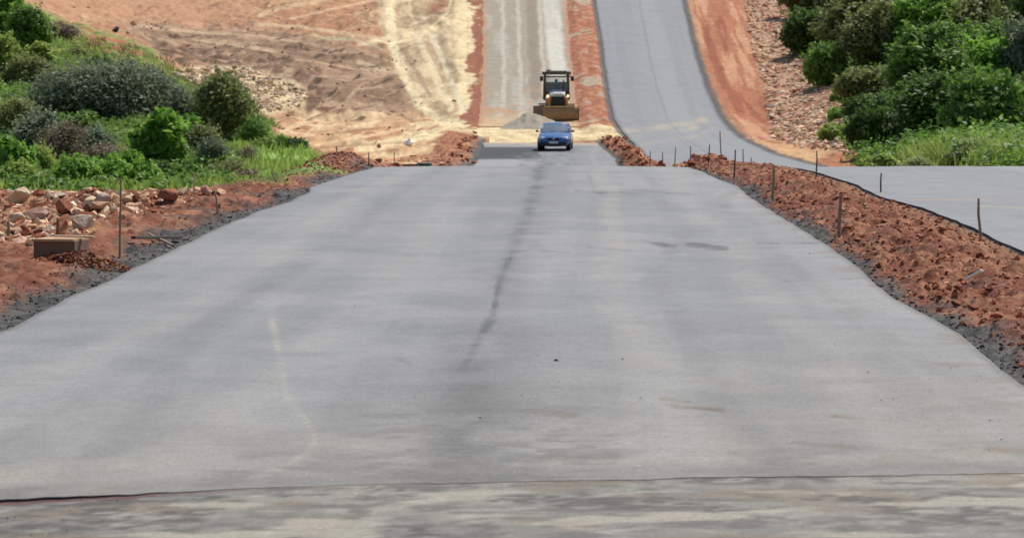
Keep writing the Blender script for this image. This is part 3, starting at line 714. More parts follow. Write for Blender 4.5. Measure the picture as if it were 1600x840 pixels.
#NEXT
# ------------------------------------------------------------------ vegetation
def foliage(name, dark, light, trans=.42):
    m, nt, b = new_mat(name)
    a = attr(nt)
    oi = nt.nodes.new('ShaderNodeObjectInfo').outputs['Random']
    c = mixrgb(nt, tuple(S(*dark)), tuple(S(*light)), a)
    c = mixrgb(nt, c, ramp(nt, oi, [(0, (.86, .88, .8)), (1, (1.12, 1.1, 1.1))]), 1.0, 'MULTIPLY')
    nt.links.new(c, b.inputs['Base Color']); b.inputs['Roughness'].default_value = .55; b.inputs['Specular IOR Level'].default_value = .3
    t = nt.nodes.new('ShaderNodeBsdfTranslucent'); nt.links.new(c, t.inputs[0])
    mx = nt.nodes.new('ShaderNodeMixShader'); mx.inputs[0].default_value = trans
    nt.links.new(b.outputs[0], mx.inputs[1]); nt.links.new(t.outputs[0], mx.inputs[2])
    nt.links.new(mx.outputs[0], nt.nodes['Material Output'].inputs[0])
    return m
TONE = {
 'dark green': foliage('dark leaves', (56, 84, 40), (112, 144, 68)),
 'mid green': foliage('mid leaves', (78, 114, 48), (144, 180, 84)),
 'bright green': foliage('bright leaves', (88, 138, 48), (166, 208, 92), .5),
 'olive': foliage('olive leaves', (100, 110, 60), (164, 170, 108)),
 'grey green': foliage('grey leaves', (92, 106, 82), (150, 162, 132)),
 'yellow green': foliage('yellow leaves', (122, 150, 66), (190, 206, 112), .5),
 'brown': foliage('dry leaves', (110, 94, 78), (176, 158, 134), .3),
 'pale green': foliage('pale leaves', (130, 152, 88), (200, 212, 150), .45)}
BARK = plain('bark', S(104, 88, 72), .9, var=.4, scale=12)
def leaf_quads(pos, nrm, size, asp=1.7, r=rng):
    n = len(pos)
    nrm = nrm / np.linalg.norm(nrm, axis=1)[:, None]
    t = r.normal(size=(n, 3)); t -= nrm * (t * nrm).sum(1)[:, None]; t /= np.linalg.norm(t, axis=1)[:, None]
    b = np.cross(nrm, t); sz = (size * r.uniform(.6, 1.35, n))[:, None]
    a = t * sz * asp * .5; c = b * sz * .5
    V = np.stack([pos - a, pos + c * .9, pos + a, pos - c * .9 + nrm * sz * .12], 1)
    return V.reshape(-1, 3), np.arange(4 * n).reshape(n, 4)
def crown_data(wd, ht, z0, nb, nl, leaf, seed, up=.0, spiky=0.):
    r = np.random.default_rng(seed)
    cs = []
    while len(cs) < nb:
        p = r.uniform(-1, 1, 3)
        if (p ** 2).sum() < 1 and (p ** 2).sum() > .12: cs.append(p)
    cs = np.array(cs); cs[:, 2] = (cs[:, 2] + 1) / 2
    flare = 1 - .35 * cs[:, 2]
    cs[:, :2] *= flare[:, None]
    rad = r.uniform(.45, 1.3, nb) * wd * .5 * 1.25 / nb ** .36
    ctr = np.stack([cs[:, 0] * (wd / 2 - rad * .6), cs[:, 1] * (wd / 2 - rad * .6), z0 + rad * .5 + cs[:, 2] * (ht - z0 - rad * 1.3)], 1)
    bright = r.uniform(.1, .9, nb)
    k = r.choice(nb, nl, p=rad ** 2 / (rad ** 2).sum())
    d = r.normal(size=(nl, 3)); d /= np.linalg.norm(d, axis=1)[:, None]
    rr = rad[k] * (1 - .55 * r.random(nl) ** 1.6) * (1 + spiky * r.random(nl) ** 4)
    pos = ctr[k] + d * rr[:, None] * np.array([1, 1, .85])
    pos[:, 2] = np.maximum(pos[:, 2], .02 + r.random(nl) * .2)
    nrm = d * .8 + r.normal(size=(nl, 3)) * .7 + np.array([0, 0, .5 + up])
    ns = int(nl / 110); per = 15          # leafy shoots that break the outline
    j = r.integers(0, nb, ns); dd = r.normal(size=(ns, 3)); dd[:, 2] = np.abs(dd[:, 2]) + .3; dd /= np.linalg.norm(dd, axis=1)[:, None]
    ln = r.uniform(.06, .20, ns) * ht; tt = np.tile(np.linspace(.1, 1, per), ns); jj = np.repeat(np.arange(ns), per)
    sp = ctr[j][jj] + dd[jj] * (rad[j][jj] * .85 + tt * ln[jj])[:, None] + r.normal(0, leaf * .35, (ns * per, 3))
    pos = np.concatenate([pos, sp]); nrm = np.concatenate([nrm, r.normal(size=sp.shape) + [0, 0, .5]])
    b = np.concatenate([np.clip(bright[k] * .55 + r.random(nl) * .45, 0, 1), np.clip(.5 + r.random(ns * per) * .5, 0, 1)]); nl = len(pos)
    V, Fc = leaf_quads(pos, nrm, np.full(nl, leaf) * np.where(np.arange(nl) >= nl - ns * per, .75, 1), r=r)
    return V, Fc, np.repeat(np.repeat(b[:, None], 3, 1), 4, 0), ctr
def make_plant(kind, wd, ht, z0, nb, nl, leaf, seed, **kw):
    V, Fc, col, ctr = crown_data(wd, ht, z0, nb, nl, leaf, seed, **kw)
    cr = np_mesh('crown', V, Fc, TONE['mid green'], col, False, link=False)
    r = random.Random(seed)
    mb = MB(); tr = .022 * ht + .02
    top = Vector((r.uniform(-.1, .1) * wd, r.uniform(-.1, .1) * wd, z0 + (ht - z0) * .35))
    mb.tube([(0, 0, -.15), tuple(top * .5), tuple(top)], [tr * 1.6, tr * 1.1, tr * .8], 7)
    for c in ctr[:8]:
        e = Vector(c); st = top * r.uniform(.4, 1)
        mb.tube([tuple(st), tuple((st + e) / 2 + Vector((0, 0, .05 * ht))), tuple(e)], [tr * .6, tr * .4, tr * .15], 5)
    tk = mb.build('trunk', BARK)
    C.objects.unlink(tk)
    return kind, cr.data, tk.data, wd, ht
PROTO = {
 'round': make_plant('bush', 3.4, 2.8, .1, 26, 6500, .17, 1, spiky=.5),
 'broad': make_plant('bush', 7.6, 3.3, .15, 60, 26000, .115, 2, spiky=.6),
 'ragged': make_plant('bush', 3.2, 3.2, .1, 34, 7000, .13, 3, spiky=1.0),
 'tree': make_plant('tree', 4.4, 5.2, .4, 44, 11000, .20, 4, spiky=.5),
 'tall': make_plant('tree', 3.0, 4.6, .4, 34, 8000, .18, 5, spiky=.6),
 'low': make_plant('bush', 2.4, 1.2, .02, 14, 3000, .15, 6, up=.4),
 'leafy': make_plant('bush', 2.5, 2.2, .05, 24, 3400, .24, 8, up=.3, spiky=.5),
 'sparse': make_plant('bush', 2.8, 2.4, .1, 30, 4200, .09, 9, spiky=1.2),
}
_pn = 0
def plant(proto, tone, px, D, wpx, hpx, label, group=None, name=None):
    """wpx and hpx: size as seen in the photo, turned into metres at distance D"""
    global _pn; _pn += 1
    kind, cm, tm, w0, h0 = PROTO[proto]
    x = at_d(px, D); z = gz(x, D)
    sx = 1.22 * wpx * D / F / w0; sz = 1.0 * hpx * D / F / h0
    nm = name or ('bush' if kind == 'bush' else 'tree')
    t = empty(nm, (x, D, z - .05), random.uniform(0, 6.28), label, nm.replace('_', ' '), group)
    t.scale = (sx, sx, sz)
    c = bpy.data.objects.new('crown', cm); C.objects.link(c); c.parent = t
    c.material_slots[0].link = 'OBJECT'; c.material_slots[0].material = TONE[tone]
    k = bpy.data.objects.new('trunk', tm); C.objects.link(k); k.parent = t
    return t
GL = 'bushes and trees on the left slope'
for a in [
 ('tall', 'bright green', 6, 196, 70, 112, 'tall bright green tree at the left edge of the picture, highest of the left slope'),
 ('tree', 'mid green', 42, 188, 68, 92, 'green tree just right of the tallest tree at the left picture edge'),
 ('round', 'yellow green', 2, 172, 60, 70, 'yellowish green bush below the tall tree at the left edge of the picture'),
 ('round', 'olive', 42, 168, 66, 66, 'olive green bush between the yellowish left edge bush and the broad grey bush'),
 ('ragged', 'olive', 118, 205, 34, 22, 'small olive bush on the grass above the broad grey bush'),
 ('low', 'dark green', 152, 196, 44, 26, 'small dark green bush on the mound top above the broad grey bush'),
 ('low', 'olive', 62, 222, 50, 30, 'low olive scrub on the upper left of the slope near the red soil'),
 ('sparse', 'brown', 100, 226, 56, 34, 'dry brown brush at the top of the left slope below red soil'),
 ('broad', 'grey green', 176, 147, 236, 100, 'broad dark grey green bush, widest of the left slope'),
 ('sparse', 'grey green', 284, 146, 66, 74, 'thin grey bush against the right end of the broad dark bush'),
 ('ragged', 'olive', 352, 142, 92, 112, 'tall ragged olive green bush standing alone in front of the pale rock heap'),
 ('round', 'dark green', 334, 145, 60, 74, 'dark green bush at the left foot of the tall ragged olive bush'),
 ('ragged', 'mid green', 396, 138, 50, 62, 'green bush on the right shoulder of the tall ragged olive bush'),
 ('ragged', 'grey green', 64, 117, 92, 94, 'ragged grey green bush with pale twigs in front of the broad bush'),
 ('sparse', 'brown', 96, 112, 70, 78, 'dry brown bush with bare twigs right above the rocks at left'),
 ('leafy', 'bright green', 14, 102, 62, 76, 'bright green bush at the left picture edge just above the pale rocks'),
 ('leafy', 'bright green', 256, 112, 80, 96, 'large leaved bright green bush in the middle of the left thicket'),
 ('leafy', 'bright green', 290, 124, 56, 70, 'large leaved bright green bush touching the dark bush left of the tall olive one'),
 ('sparse', 'brown', 172, 116, 78, 52, 'dry brownish scrub between the grey twiggy bush and the large leaved bush'),
 ('round', 'mid green', 192, 108, 50, 52, 'round mid green bush under the dry brownish scrub'),
 ('leafy', 'mid green', 128, 132, 56, 52, 'mid green leafy bush in front of the left part of the broad dark bush'),
 ('low', 'bright green', 118, 93, 66, 56, 'low bright green bush behind the paired stones at the slope foot, second from left'),
 ('low', 'yellow green', 30, 93, 60, 48, 'low yellowish bush at the slope foot behind the leftmost cream rock'),
 ('low', 'bright green', 172, 94, 64, 54, 'low bright green bush at the slope foot left of the tall stake'),
 ('low', 'bright green', 222, 94, 60, 50, 'low bright green bush at the slope foot right of the tall stake'),
 ('round', 'dark green', 246, 100, 44, 44, 'small dark green bush tucked under the large leaved bush'),
 ('low', 'mid green', 288, 96, 54, 46, 'low green bush at the slope foot behind the red brown rock'),
 ('sparse', 'grey green', 330, 112, 60, 48, 'thin grey scrub on the grass below the tall ragged olive bush'),
 ('sparse', 'brown', 384, 118, 34, 44, 'dark dry shrub stump at the right foot of the tall ragged olive bush'),
 ('low', 'brown', 386, 98, 46, 26, 'dry brown tuft by the red bank below the grassy mound'),
 ('low', 'brown', 444, 90, 30, 14, 'small dark dry tuft on the red bank at the foot of the grassy mound'),
 ('round', 'mid green', 430, 136, 26, 30, 'small round green bush on the edge of the grassy mound'),
 ('low', 'yellow green', 412, 128, 34, 22, 'low yellow flowered bush on the grassy mound'),
 ('low', 'dark green', 462, 138, 34, 20, 'small dark green bush farthest down the grassy mound edge'),
 ('tall', 'mid green', -60, 190, 90, 120, 'green tree just outside the left picture edge'),
]: plant(*a[:6], a[6], GL)
for a in [
 ('sparse', 'grey green', 232, 152, 90, 70, 'thin grey bush rising behind the right half of the broad dark bush'),
 ('ragged', 'olive', 24, 128, 70, 70, 'ragged olive bush above the bright green bush at the left picture edge'),
 ('ragged', 'yellow green', 60, 104, 46, 60, 'yellow green ragged bush between the left edge bush and the dry brown one'),
 ('ragged', 'grey green', 146, 122, 60, 64, 'grey ragged bush directly right of the twiggy grey one'),
 ('leafy', 'bright green', 206, 100, 50, 60, 'bright leafy bush left of the large leaved bush, behind the tall stake'),
 ('ragged', 'olive', 316, 118, 60, 56, 'olive scrub bush under the dark foot of the tall ragged bush'),
 ('sparse', 'olive', 362, 108, 60, 40, 'thin olive scrub on the grass left of the dark dry stump'),
 ('ragged', 'olive', 386, 146, 46, 70, 'olive bush merging into the right side of the tall ragged bush'),
 ('leafy', 'yellow green', 60, 180, 56, 50, 'yellow green leafy bush below the second tree at the left edge'),
 ('ragged', 'mid green', 440, 142, 30, 34, 'ragged green bush on the skyline of the grassy mound'),
]: plant(*a[:6], a[6], GL)
rt = random.Random(5)
rows = [  # distance, first column, last column, number, width, height, words
 (300, 1275, 1690, 6, 100, 84, 'the top row of the right slope'),
 (262, 1262, 1680, 6, 92, 82, 'the second row of the right slope'),
 (232, 1292, 1690, 6, 88, 80, 'the third row of the right slope'),
 (204, 1356, 1690, 5, 92, 84, 'the fourth row of the right slope'),
 (176, 1362, 1690, 5, 92, 92, 'the fifth row of the right slope'),
 (150, 1366, 1700, 5, 88, 84, 'the lowest row behind the tall grass'),
]
tones = ['dark green', 'mid green', 'dark green', 'bright green', 'mid green', 'olive', 'dark green', 'grey green', 'mid green']
adj = ['first', 'second', 'third', 'fourth', 'fifth', 'sixth', 'seventh']
FIX = {(0, 0): 'olive', (0, 1): 'dark green', (1, 0): 'dark green', (1, 1): 'olive', (1, 2): 'bright green', (1, 3): 'mid green', (2, 0): 'mid green', (2, 1): 'olive', (2, 4): 'dark green', (3, 0): 'olive', (4, 0): 'dark green', (5, 0): 'dark green', (5, 1): 'dark green', (4, 2): 'bright green'}
for ri, (D, a, b, n, wp, hp, words) in enumerate(rows):
    for k in range(n):
        px = a + (b - a) * k / (n - 1) + rt.uniform(-10, 10) * (k > 0)
        tone = FIX.get((ri, k)) or tones[rt.randrange(len(tones))]
        pr = rt.choice(['tree', 'tree', 'ragged', 'round', 'ragged'])
        if k == 0: pr = 'round'
        plant(pr, tone, px, D + rt.uniform(-5, 5), 1.12 * wp * rt.uniform(.85, 1.25) * (.8 if k == 0 else 1), 1.3 * hp * rt.uniform(.85, 1.25) * (.62 if k == 0 else 1),
              f'{tone} {"tree" if PROTO[pr][0] == "tree" else "bush"}, {adj[k]} from the left in {words}', 'trees and bushes on the right slope')
for px, D, wp, hp, tone, pr, lab in [
 (1252, 268, 34, 32, 'bright green', 'low', 'small bright green bush at the top of the right rocky bank'),
 (1288, 236, 50, 44, 'mid green', 'leafy', 'leafy green bush leaning over the middle edge of the right rocky bank'),
 (1304, 196, 40, 20, 'bright green', 'low', 'bright green low bush growing on the rubble, upper of two'),
 (1300, 176, 60, 26, 'yellow green', 'low', 'bright yellowish low bush growing on the rubble, lower of two'),
 (1310, 214, 30, 18, 'mid green', 'low', 'small green bush at the mouth of the shaded gap'),
 (1372, 128, 62, 44, 'yellow green', 'leafy', 'yellowish green bush nearest the rubble in the tall grass'),
 (1436, 126, 50, 38, 'pale green', 'ragged', 'pale green bush in the tall grass, second from the rubble'),
 (1520, 124, 78, 44, 'pale green', 'round', 'pale green rounded bush in the tall grass on the right'),
 (1586, 122, 60, 34, 'bright green', 'leafy', 'bright green bush in the tall grass at the right picture edge'),
]: plant(pr, tone, px, D, wp, hp, lab, 'trees and bushes on the right slope')

def leaf_cover(name, pts, rad, hgt, per, leaf, mat, seed, label, cat):
    r = np.random.default_rng(seed); n = len(pts)
    k = np.repeat(np.arange(n), per); m = n * per
    sc_ = r.uniform(.45, 1.3, n) ** 1.3
    d = r.normal(size=(m, 3)); d /= np.linalg.norm(d, axis=1)[:, None]; d[:, 2] = np.abs(d[:, 2])
    q = r.random(m) ** .5
    pos = pts[k] + d * q[:, None] * sc_[k][:, None] * np.array([rad, rad, hgt])
    nr = d * .7 + r.normal(size=(m, 3)) * .7 + np.array([0, 0, .6])
    V, Fc = leaf_quads(pos, nr, np.full(m, leaf), r=r)
    b = np.clip(r.random(n)[k] * .6 + r.random(m) * .4, 0, 1)
    o = np_mesh(name, V, Fc, mat, np.repeat(np.repeat(b[:, None], 3, 1), 4, 0)); return tag(o, label, cat, kind='stuff')
def in_poly(poly, n, D0, D1, seed, x0=-300, x1=1900):
    """random ground points whose place on the ground falls inside an outline"""
    r = np.random.default_rng(seed); out = []
    m = 0
    while m < n:
        px = r.uniform(x0, x1, n * 4); D = r.uniform(D0, D1, n * 4) 
        X = (px - 914) / F * D; Z = H(X, D); qx, qy = proj(X, D, Z)
        ok = poly_sd(qx, qy, poly) > 0
        out.append(np.stack([X, D, Z], 1)[ok]); m += ok.sum()
        if len(out) > 12: break
    return np.concatenate(out)[:n]
def tufts(name, pts, hgt, blades, mat, seed, label=None, cat=None, spread=.25, wid=.03):
    r = np.random.default_rng(seed); n = len(pts)
    P0 = np.repeat(pts, blades, 0) + np.concatenate([r.normal(0, spread, (n * blades, 2)), np.zeros((n * blades, 1))], 1)
    h = np.repeat(hgt * r.uniform(.4, 1.25, n), blades) * r.uniform(.5, 1.1, n * blades)
    ang = r.uniform(0, 6.28, n * blades); lean = r.normal(0, .3, (n * blades, 2)) * h[:, None]
    wv = np.stack([np.cos(ang), np.sin(ang), 0 * ang], 1) * (wid * r.uniform(.6, 1.6, n * blades))[:, None]
    top = P0 + np.stack([lean[:, 0], lean[:, 1], h], 1)
    P0[:, 2] -= .06
    mid = P0 * .45 + top * .55 + np.stack([-lean[:, 0] * .2, -lean[:, 1] * .2, 0 * h], 1)
    V = np.stack([P0 - wv, P0 + wv, mid + wv * .8, top], 1).reshape(-1, 3)
    col = np.repeat(np.repeat(np.clip(np.repeat(r.random(n) * .6, blades) + r.random(n * blades) * .4, 0, 1)[:, None], 3, 1), 4, 0)
    o = np_mesh(name, V, np.arange(len(V)).reshape(-1, 4), mat, col)
    return tag(o, label, cat, kind='stuff')
SCRUB_L = [(-300, 302), (300, 300), (400, 284), (330, 230), (430, 200), (330, 130), (262, 100), (160, 70), (60, 20), (-300, -60)]
tufts('grass', in_poly(GREEN_L, 15000, 88, 250, 1, -200, 560), .34, 5, TONE['yellow green'], 1, 'short green grass covering the left slope and mound', 'grass', .2, .03)
leaf_cover('scrub', in_poly(SCRUB_L, 2300, 88, 215, 7, -150, 440), .55, .5, 44, .12, TONE['mid green'], 5, 'low green scrub between the bushes of the left slope', 'scrub')
leaf_cover('dry_scrub', in_poly(SCRUB_L, 1500, 92, 230, 8, -150, 440), .6, .55, 46, .08, TONE['olive'], 6, 'dull olive scrub between the bushes of the left slope', 'scrub')
leaf_cover('undergrowth', in_poly(GREEN_R, 5600, 108, 345, 2, 1220, 2100), .9, .95, 44, .17, TONE['mid green'], 2, 'green undergrowth between the trees of the right slope', 'undergrowth')
leaf_cover('creepers', in_poly(GREEN_R, 1500, 108, 330, 9, 1220, 1760), .8, 1.1, 40, .15, TONE['bright green'], 9, 'bright green creepers between the trees of the right slope', 'undergrowth')
TG = [(1350, 263), (1345, 246), (1400, 236), (1700, 232), (1700, 263)]
tufts('tall_grass', in_poly(TG, 2600, 104, 140, 3, 1320, 1760), .85, 7, TONE['yellow green'], 3, 'tall pale green grass along the far edge of the right carriageway', 'grass', .2, .022)
leaf_cover('roadside_weeds', in_poly(TG, 700, 104, 140, 10, 1320, 1760), .4, .75, 44, .10, TONE['pale green'], 10, 'leafy pale weeds among the tall grass of the right carriageway', 'weeds')
tufts('weeds', in_poly([(130, 40), (250, 75), (440, 210), (300, 200), (120, 110)], 1200, 150, 260, 4, 60, 460), .5, 6, TONE['brown'], 4, 'dry brown weeds on the upper part of the left slope', 'weeds', .2, .03)

# ------------------------------------------------------------------ rocks
def rock_material(name, a, b):
    m, nt, bs = new_mat(name)
    tc = nt.nodes.new('ShaderNodeTexCoord').outputs['Object']
    c = mixrgb(nt, tuple(S(*a)), tuple(S(*b)), ramp(nt, noise(nt, 3.0, 5, .65, tc), [(.38, g3(0)), (.62, g3(1))]))
    nt.links.new(c, bs.inputs['Base Color']); bs.inputs['Roughness'].default_value = .9; bs.inputs['Specular IOR Level'].default_value = .2
    bump(nt, bs, noise(nt, 9, 5, .7, tc), .05, .7)
    return m
ROCKM = {'cream': rock_material('cream stone', (240, 218, 184), (220, 184, 148)), 'tan': rock_material('tan stone', (226, 184, 148), (204, 150, 116)),
         'grey': rock_material('grey stone', (214, 196, 178), (186, 158, 138)), 'brown': rock_material('brown stone', (180, 122, 94), (142, 84, 62)),
         'pink': rock_material('pinkish stone', (218, 180, 158), (192, 142, 118))}
def hull_data(seed, n=13, flat=.75):
    r = random.Random(seed); bm = bmesh.new()
    for i in range(n):
        v = Vector((r.gauss(0, 1), r.gauss(0, 1), r.gauss(0, 1))).normalized() * r.uniform(.75, 1.05)
        bm.verts.new((v.x * .5, v.y * .45, v.z * .5 * flat))
    g = bmesh.ops.convex_hull(bm, input=list(bm.verts))
    bmesh.ops.delete(bm, geom=[q for q in g['geom_interior'] if isinstance(q, bmesh.types.BMVert)], context='VERTS')
    return bm
def rock_mesh(seed, bev=.035):
    bm = hull_data(seed)
    bmesh.ops.dissolve_limit(bm, angle_limit=R(16), verts=bm.verts, edges=bm.edges)
    bmesh.ops.bevel(bm, geom=list(bm.edges), offset=bev, segments=1, affect='EDGES')
    bmesh.ops.triangulate(bm, faces=bm.faces)
    bmesh.ops.subdivide_edges(bm, edges=bm.edges, cuts=1, use_grid_fill=True)
    rr = random.Random(seed + 50)
    for v in bm.verts: v.co += Vector((rr.gauss(0, 1), rr.gauss(0, 1), rr.gauss(0, 1))) * .010
    bmesh.ops.recalc_face_normals(bm, faces=bm.faces)
    me = bpy.data.meshes.new('rock'); bm.to_mesh(me); bm.free(); return me
rocks = [rock_mesh(s) for s in range(10, 18)]
for m_ in rocks: m_.materials.append(ROCKM['tan'])
def rock(px, py, wpx, hpx, tone, label, group='rocks on the left bank', name='rock', D=None):
    """py is where the rock meets the ground"""
    if D is None: x, y = at(px, py)
    else: x, y = at_d(px, D), D
    k = y / F
    o = bpy.data.objects.new(name, random.choice(rocks)); C.objects.link(o)
    o.material_slots[0].link = 'OBJECT'; o.material_slots[0].material = ROCKM[tone]
    wv, hv = wpx * k, hpx * k
    o.scale = (wv * 1.5, wv * 1.25, hv * 2.2); o.rotation_euler = (random.uniform(-.25, .25), random.uniform(-.2, .2), random.uniform(0, 6.28))
    o.location = (x, y, gz(x, y) + hv * .38)
    return tag(o, label, 'rock', group)
for a in [
 (29, 322, 28, 26, 'cream', 'large cream rock near the left picture edge, upper row'),
 (61, 328, 30, 20, 'tan', 'tan flat topped rock right of the large cream rock'),
 (74, 320, 12, 13, 'cream', 'small cream rock standing between the tan rock and a slanted slab'),
 (87, 322, 14, 19, 'cream', 'narrow cream slab leaning to the left, upper row'),
 (74, 329, 10, 9, 'brown', 'small red brown block under the little cream rock'),
 (27, 346, 26, 14, 'cream', 'cream slab slanting down to the right above the short stake'),
 (40, 348, 18, 14, 'grey', 'grey slab lying against the slanting cream slab'),
 (59, 348, 30, 21, 'pink', 'pinkish brown rounded rock in the middle of the left rocks'),
 (82, 345, 22, 11, 'tan', 'tan flat rock between the pinkish rock and the dark brown block'),
 (99, 342, 26, 21, 'brown', 'dark brown block with a pale top above the big red brown rock'),
 (120, 336, 15, 9, 'cream', 'small cream topped rock right of the dark brown block'),
 (142, 322, 26, 17, 'cream', 'cream wedge shaped rock in the centre of the upper row'),
 (161, 326, 22, 18, 'grey', 'grey cream rock touching the wedge shaped rock'),
 (157, 334, 28, 12, 'tan', 'long tan rock under the wedge shaped rock'),
 (177, 331, 12, 9, 'cream', 'small cream stone just left of the tall stake'),
 (93, 371, 38, 30, 'brown', 'big red brown rock above the concrete culvert block'),
 (128, 358, 34, 24, 'grey', 'big grey cream rock right of the big red brown rock'),
 (198, 319, 16, 13, 'cream', 'tilted cream rock just right of the tall stake'),
 (212, 318, 16, 13, 'brown', 'brown rock between two cream rocks right of the tall stake'),
 (226, 319, 20, 13, 'tan', 'tan rock right of the brown rock beyond the tall stake'),
 (264, 315, 28, 20, 'brown', 'red brown boulder on the bank below the bushes'),
 (285, 306, 26, 13, 'cream', 'cream rock behind the stake next to the red brown boulder'),
 (208, 332, 20, 9, 'cream', 'low cream rock in the second row right of the tall stake'),
 (322, 302, 22, 12, 'pink', 'pinkish rock right of the cream one near the end of the rocks'),
 (347, 303, 22, 9, 'tan', 'rightmost tan rock of the left bank'),
 (22, 364, 22, 9, 'tan', 'flat tan rock beside the short stake at left'),
 (3, 322, 14, 14, 'tan', 'tan rock cut by the left picture edge'),
 (137, 303, 16, 8, 'cream', 'small cream rock on the crest of the bank behind the wedge'),
 (90, 308, 34, 8, 'grey', 'low grey slab on the crest of the bank'),
 (136, 334, 10, 14, 'brown', 'narrow brown rock left of the long tan rock'),
 (76, 404, 15, 10, 'brown', 'small red brown boulder in front of the concrete culvert block'),
 (60, 366, 16, 9, 'brown', 'small brown rock left of the big red brown rock'),
 (6, 346, 14, 9, 'brown', 'small brown rock low at the left picture edge'),
 (248, 322, 12, 8, 'brown', 'little brown stone left of the red brown boulder'),
]: rock(*a[:5], a[5])
rocks_all = rocks; rocks = rocks[:1]
rock(178, 50, 16, 9, 'brown', 'dark boulder on the red soil at the top of the left slope', None, 'boulder').data
bpy.data.objects['boulder'].material_slots[0].material = plain('black stone', S(52, 48, 50), .8, var=.4)
rock(208, 40, 9, 8, 'tan', 'small tan rock on the red soil right of the dark boulder', None, 'rock')

def scatter(name, pts, smin, smax, cols, mat, seed, label, cat, sink=.3, flat=.75, power=2.2):
    """loose stones too many to count, as one object"""
    r = np.random.default_rng(seed); n = len(pts)
    base = []
    for s in range(6):
        bm = hull_data(900 + s + seed, 9, flat); bmesh.ops.triangulate(bm, faces=bm.faces)
        bm.verts.ensure_lookup_table(); bm.verts.index_update()
        base.append((np.array([v.co[:] for v in bm.verts]), np.array([[v.index for v in f.verts] for f in bm.faces]))); bm.free()
    sz = smin + (smax - smin) * r.random(n) ** power
    ang = r.uniform(0, 6.28, n); k = r.integers(0, 6, n)
    V, Fc, Cc = [], [], []; off = 0
    cols = np.array(cols); ci = r.integers(0, len(cols), n)
    for b in range(6):
        sel = np.nonzero(k == b)[0]
        if not len(sel): continue
        bv, bf = base[b]
        ca, sa = np.cos(ang[sel]), np.sin(ang[sel]); s = sz[sel]
        asp = r.uniform(.7, 1.3, (len(sel), 3))
        v = bv[None] * asp[:, None, :] * s[:, None, None]
        x = v[..., 0] * ca[:, None] - v[..., 1] * sa[:, None]; y = v[..., 0] * sa[:, None] + v[..., 1] * ca[:, None]
        v = np.stack([x, y, v[..., 2]], 2) + pts[sel][:, None, :]; v[..., 2] += (s * (.5 * flat - sink))[:, None]
        V.append(v.reshape(-1, 3)); nv = len(bv)
        Fc.append((bf[None] + (np.arange(len(sel)) * nv)[:, None, None] + off).reshape(-1, 3)); off += nv * len(sel)
        Cc.append(np.repeat(cols[ci[sel]] * r.uniform(.8, 1.15, (len(sel), 1)), nv, 0))
    o = np_mesh(name, np.concatenate(V), np.concatenate(Fc), mat, np.concatenate(Cc))
    return tag(o, label, cat, kind='stuff')
st, tn, rd, gy, pk = S(242, 218, 184, .95), S(228, 184, 150, .95), S(172, 106, 78), S(214, 196, 180, .95), S(232, 186, 158, .95)
ROCKY = earth_material(.95)
scatter('rubble', in_poly([(0, 302), (290, 300), (350, 297), (250, 335), (170, 345), (140, 370), (90, 382), (-60, 384), (-60, 302)], 1500, 36, 62, 11, -100, 380), .05, .28, [st, st, tn, rd, pk, tn], ROCKY, 11, 'loose tan and red rubble between the rocks on the left bank', 'rubble')
scatter('rock_debris', in_poly(RUBBLE_R, 5200, 135, 345, 12, 1100, 1380), .08, .60, [st, tn, pk, st, gy, st, pk, S(180, 122, 96)], ROCKY, 12, 'pink and tan broken rock covering the right roadside bank', 'rubble', .12, .5)
scatter('rock_heap', in_poly([(262, 116), (300, 108), (370, 106), (430, 122), (474, 140), (470, 166), (420, 176), (340, 150)], 1500, 195, 262, 13, 240, 500), .15, .8, [S(222, 198, 162), st, gy, S(206, 180, 150)], ROCKY, 13, 'heap of pale broken rock at the foot of the brown bank', 'rubble', .2)
def strip_pts(Lf, Rf, n, y0, y1, seed, bias=None):
    r = np.random.default_rng(seed); Y = np.exp(r.uniform(np.log(y0), np.log(y1), n)); u = r.random(n)
    if bias: u = u ** bias
    X = Lf(Y) + (Rf(Y) - Lf(Y)) * u
    return np.stack([X, Y, H(X, Y)], 1)
far_out = lambda Y: mainL(Y) - 4.6
cl = [S(164, 100, 74), S(188, 124, 94), S(146, 86, 64), S(176, 112, 84), S(204, 152, 118)]
scatter('dirt_clods', np.concatenate([strip_pts(lambda Y: mainL(Y) - .25, far_out, 11000, 24, 84, 21, .9), strip_pts(lambda Y: mainR(Y) + .2, lambda Y: rightL(Y) - .15, 11000, 20, 88, 22), strip_pts(lambda Y: mainR(Y) + .1, lambda Y: rightL(Y) - .1, 1500, 88, 186, 27)]), .015, .125, cl, EARTH, 21, 'loose clods of red soil along the road shoulders', 'soil', .3, .8, 4.5)
scatter('asphalt_crumbs', np.concatenate([strip_pts(mainL, lambda Y: mainL(Y) - .75, 3800, 24, 84, 23, 1.5), strip_pts(mainR, lambda Y: mainR(Y) + .5, 3000, 20, 84, 24, 1.5),
        strip_pts(lambda Y: rightL(Y) - .3, rightL, 1500, 36, 84, 25)]), .01, .07, [S(76, 76, 78), S(98, 96, 94), S(116, 112, 108), S(60, 60, 62)], EARTH, 22, 'loose dark asphalt crumbs along the pavement edges', 'gravel', .2, .6, 3)
r_ = np.random.default_rng(31)
def on_road(n, xa, xb, ya, yb, seed):
    r = np.random.default_rng(seed); X = r.uniform(xa, xb, n); Y = r.uniform(ya, yb, n); return np.stack([X, Y, P(Y) + .038], 1)
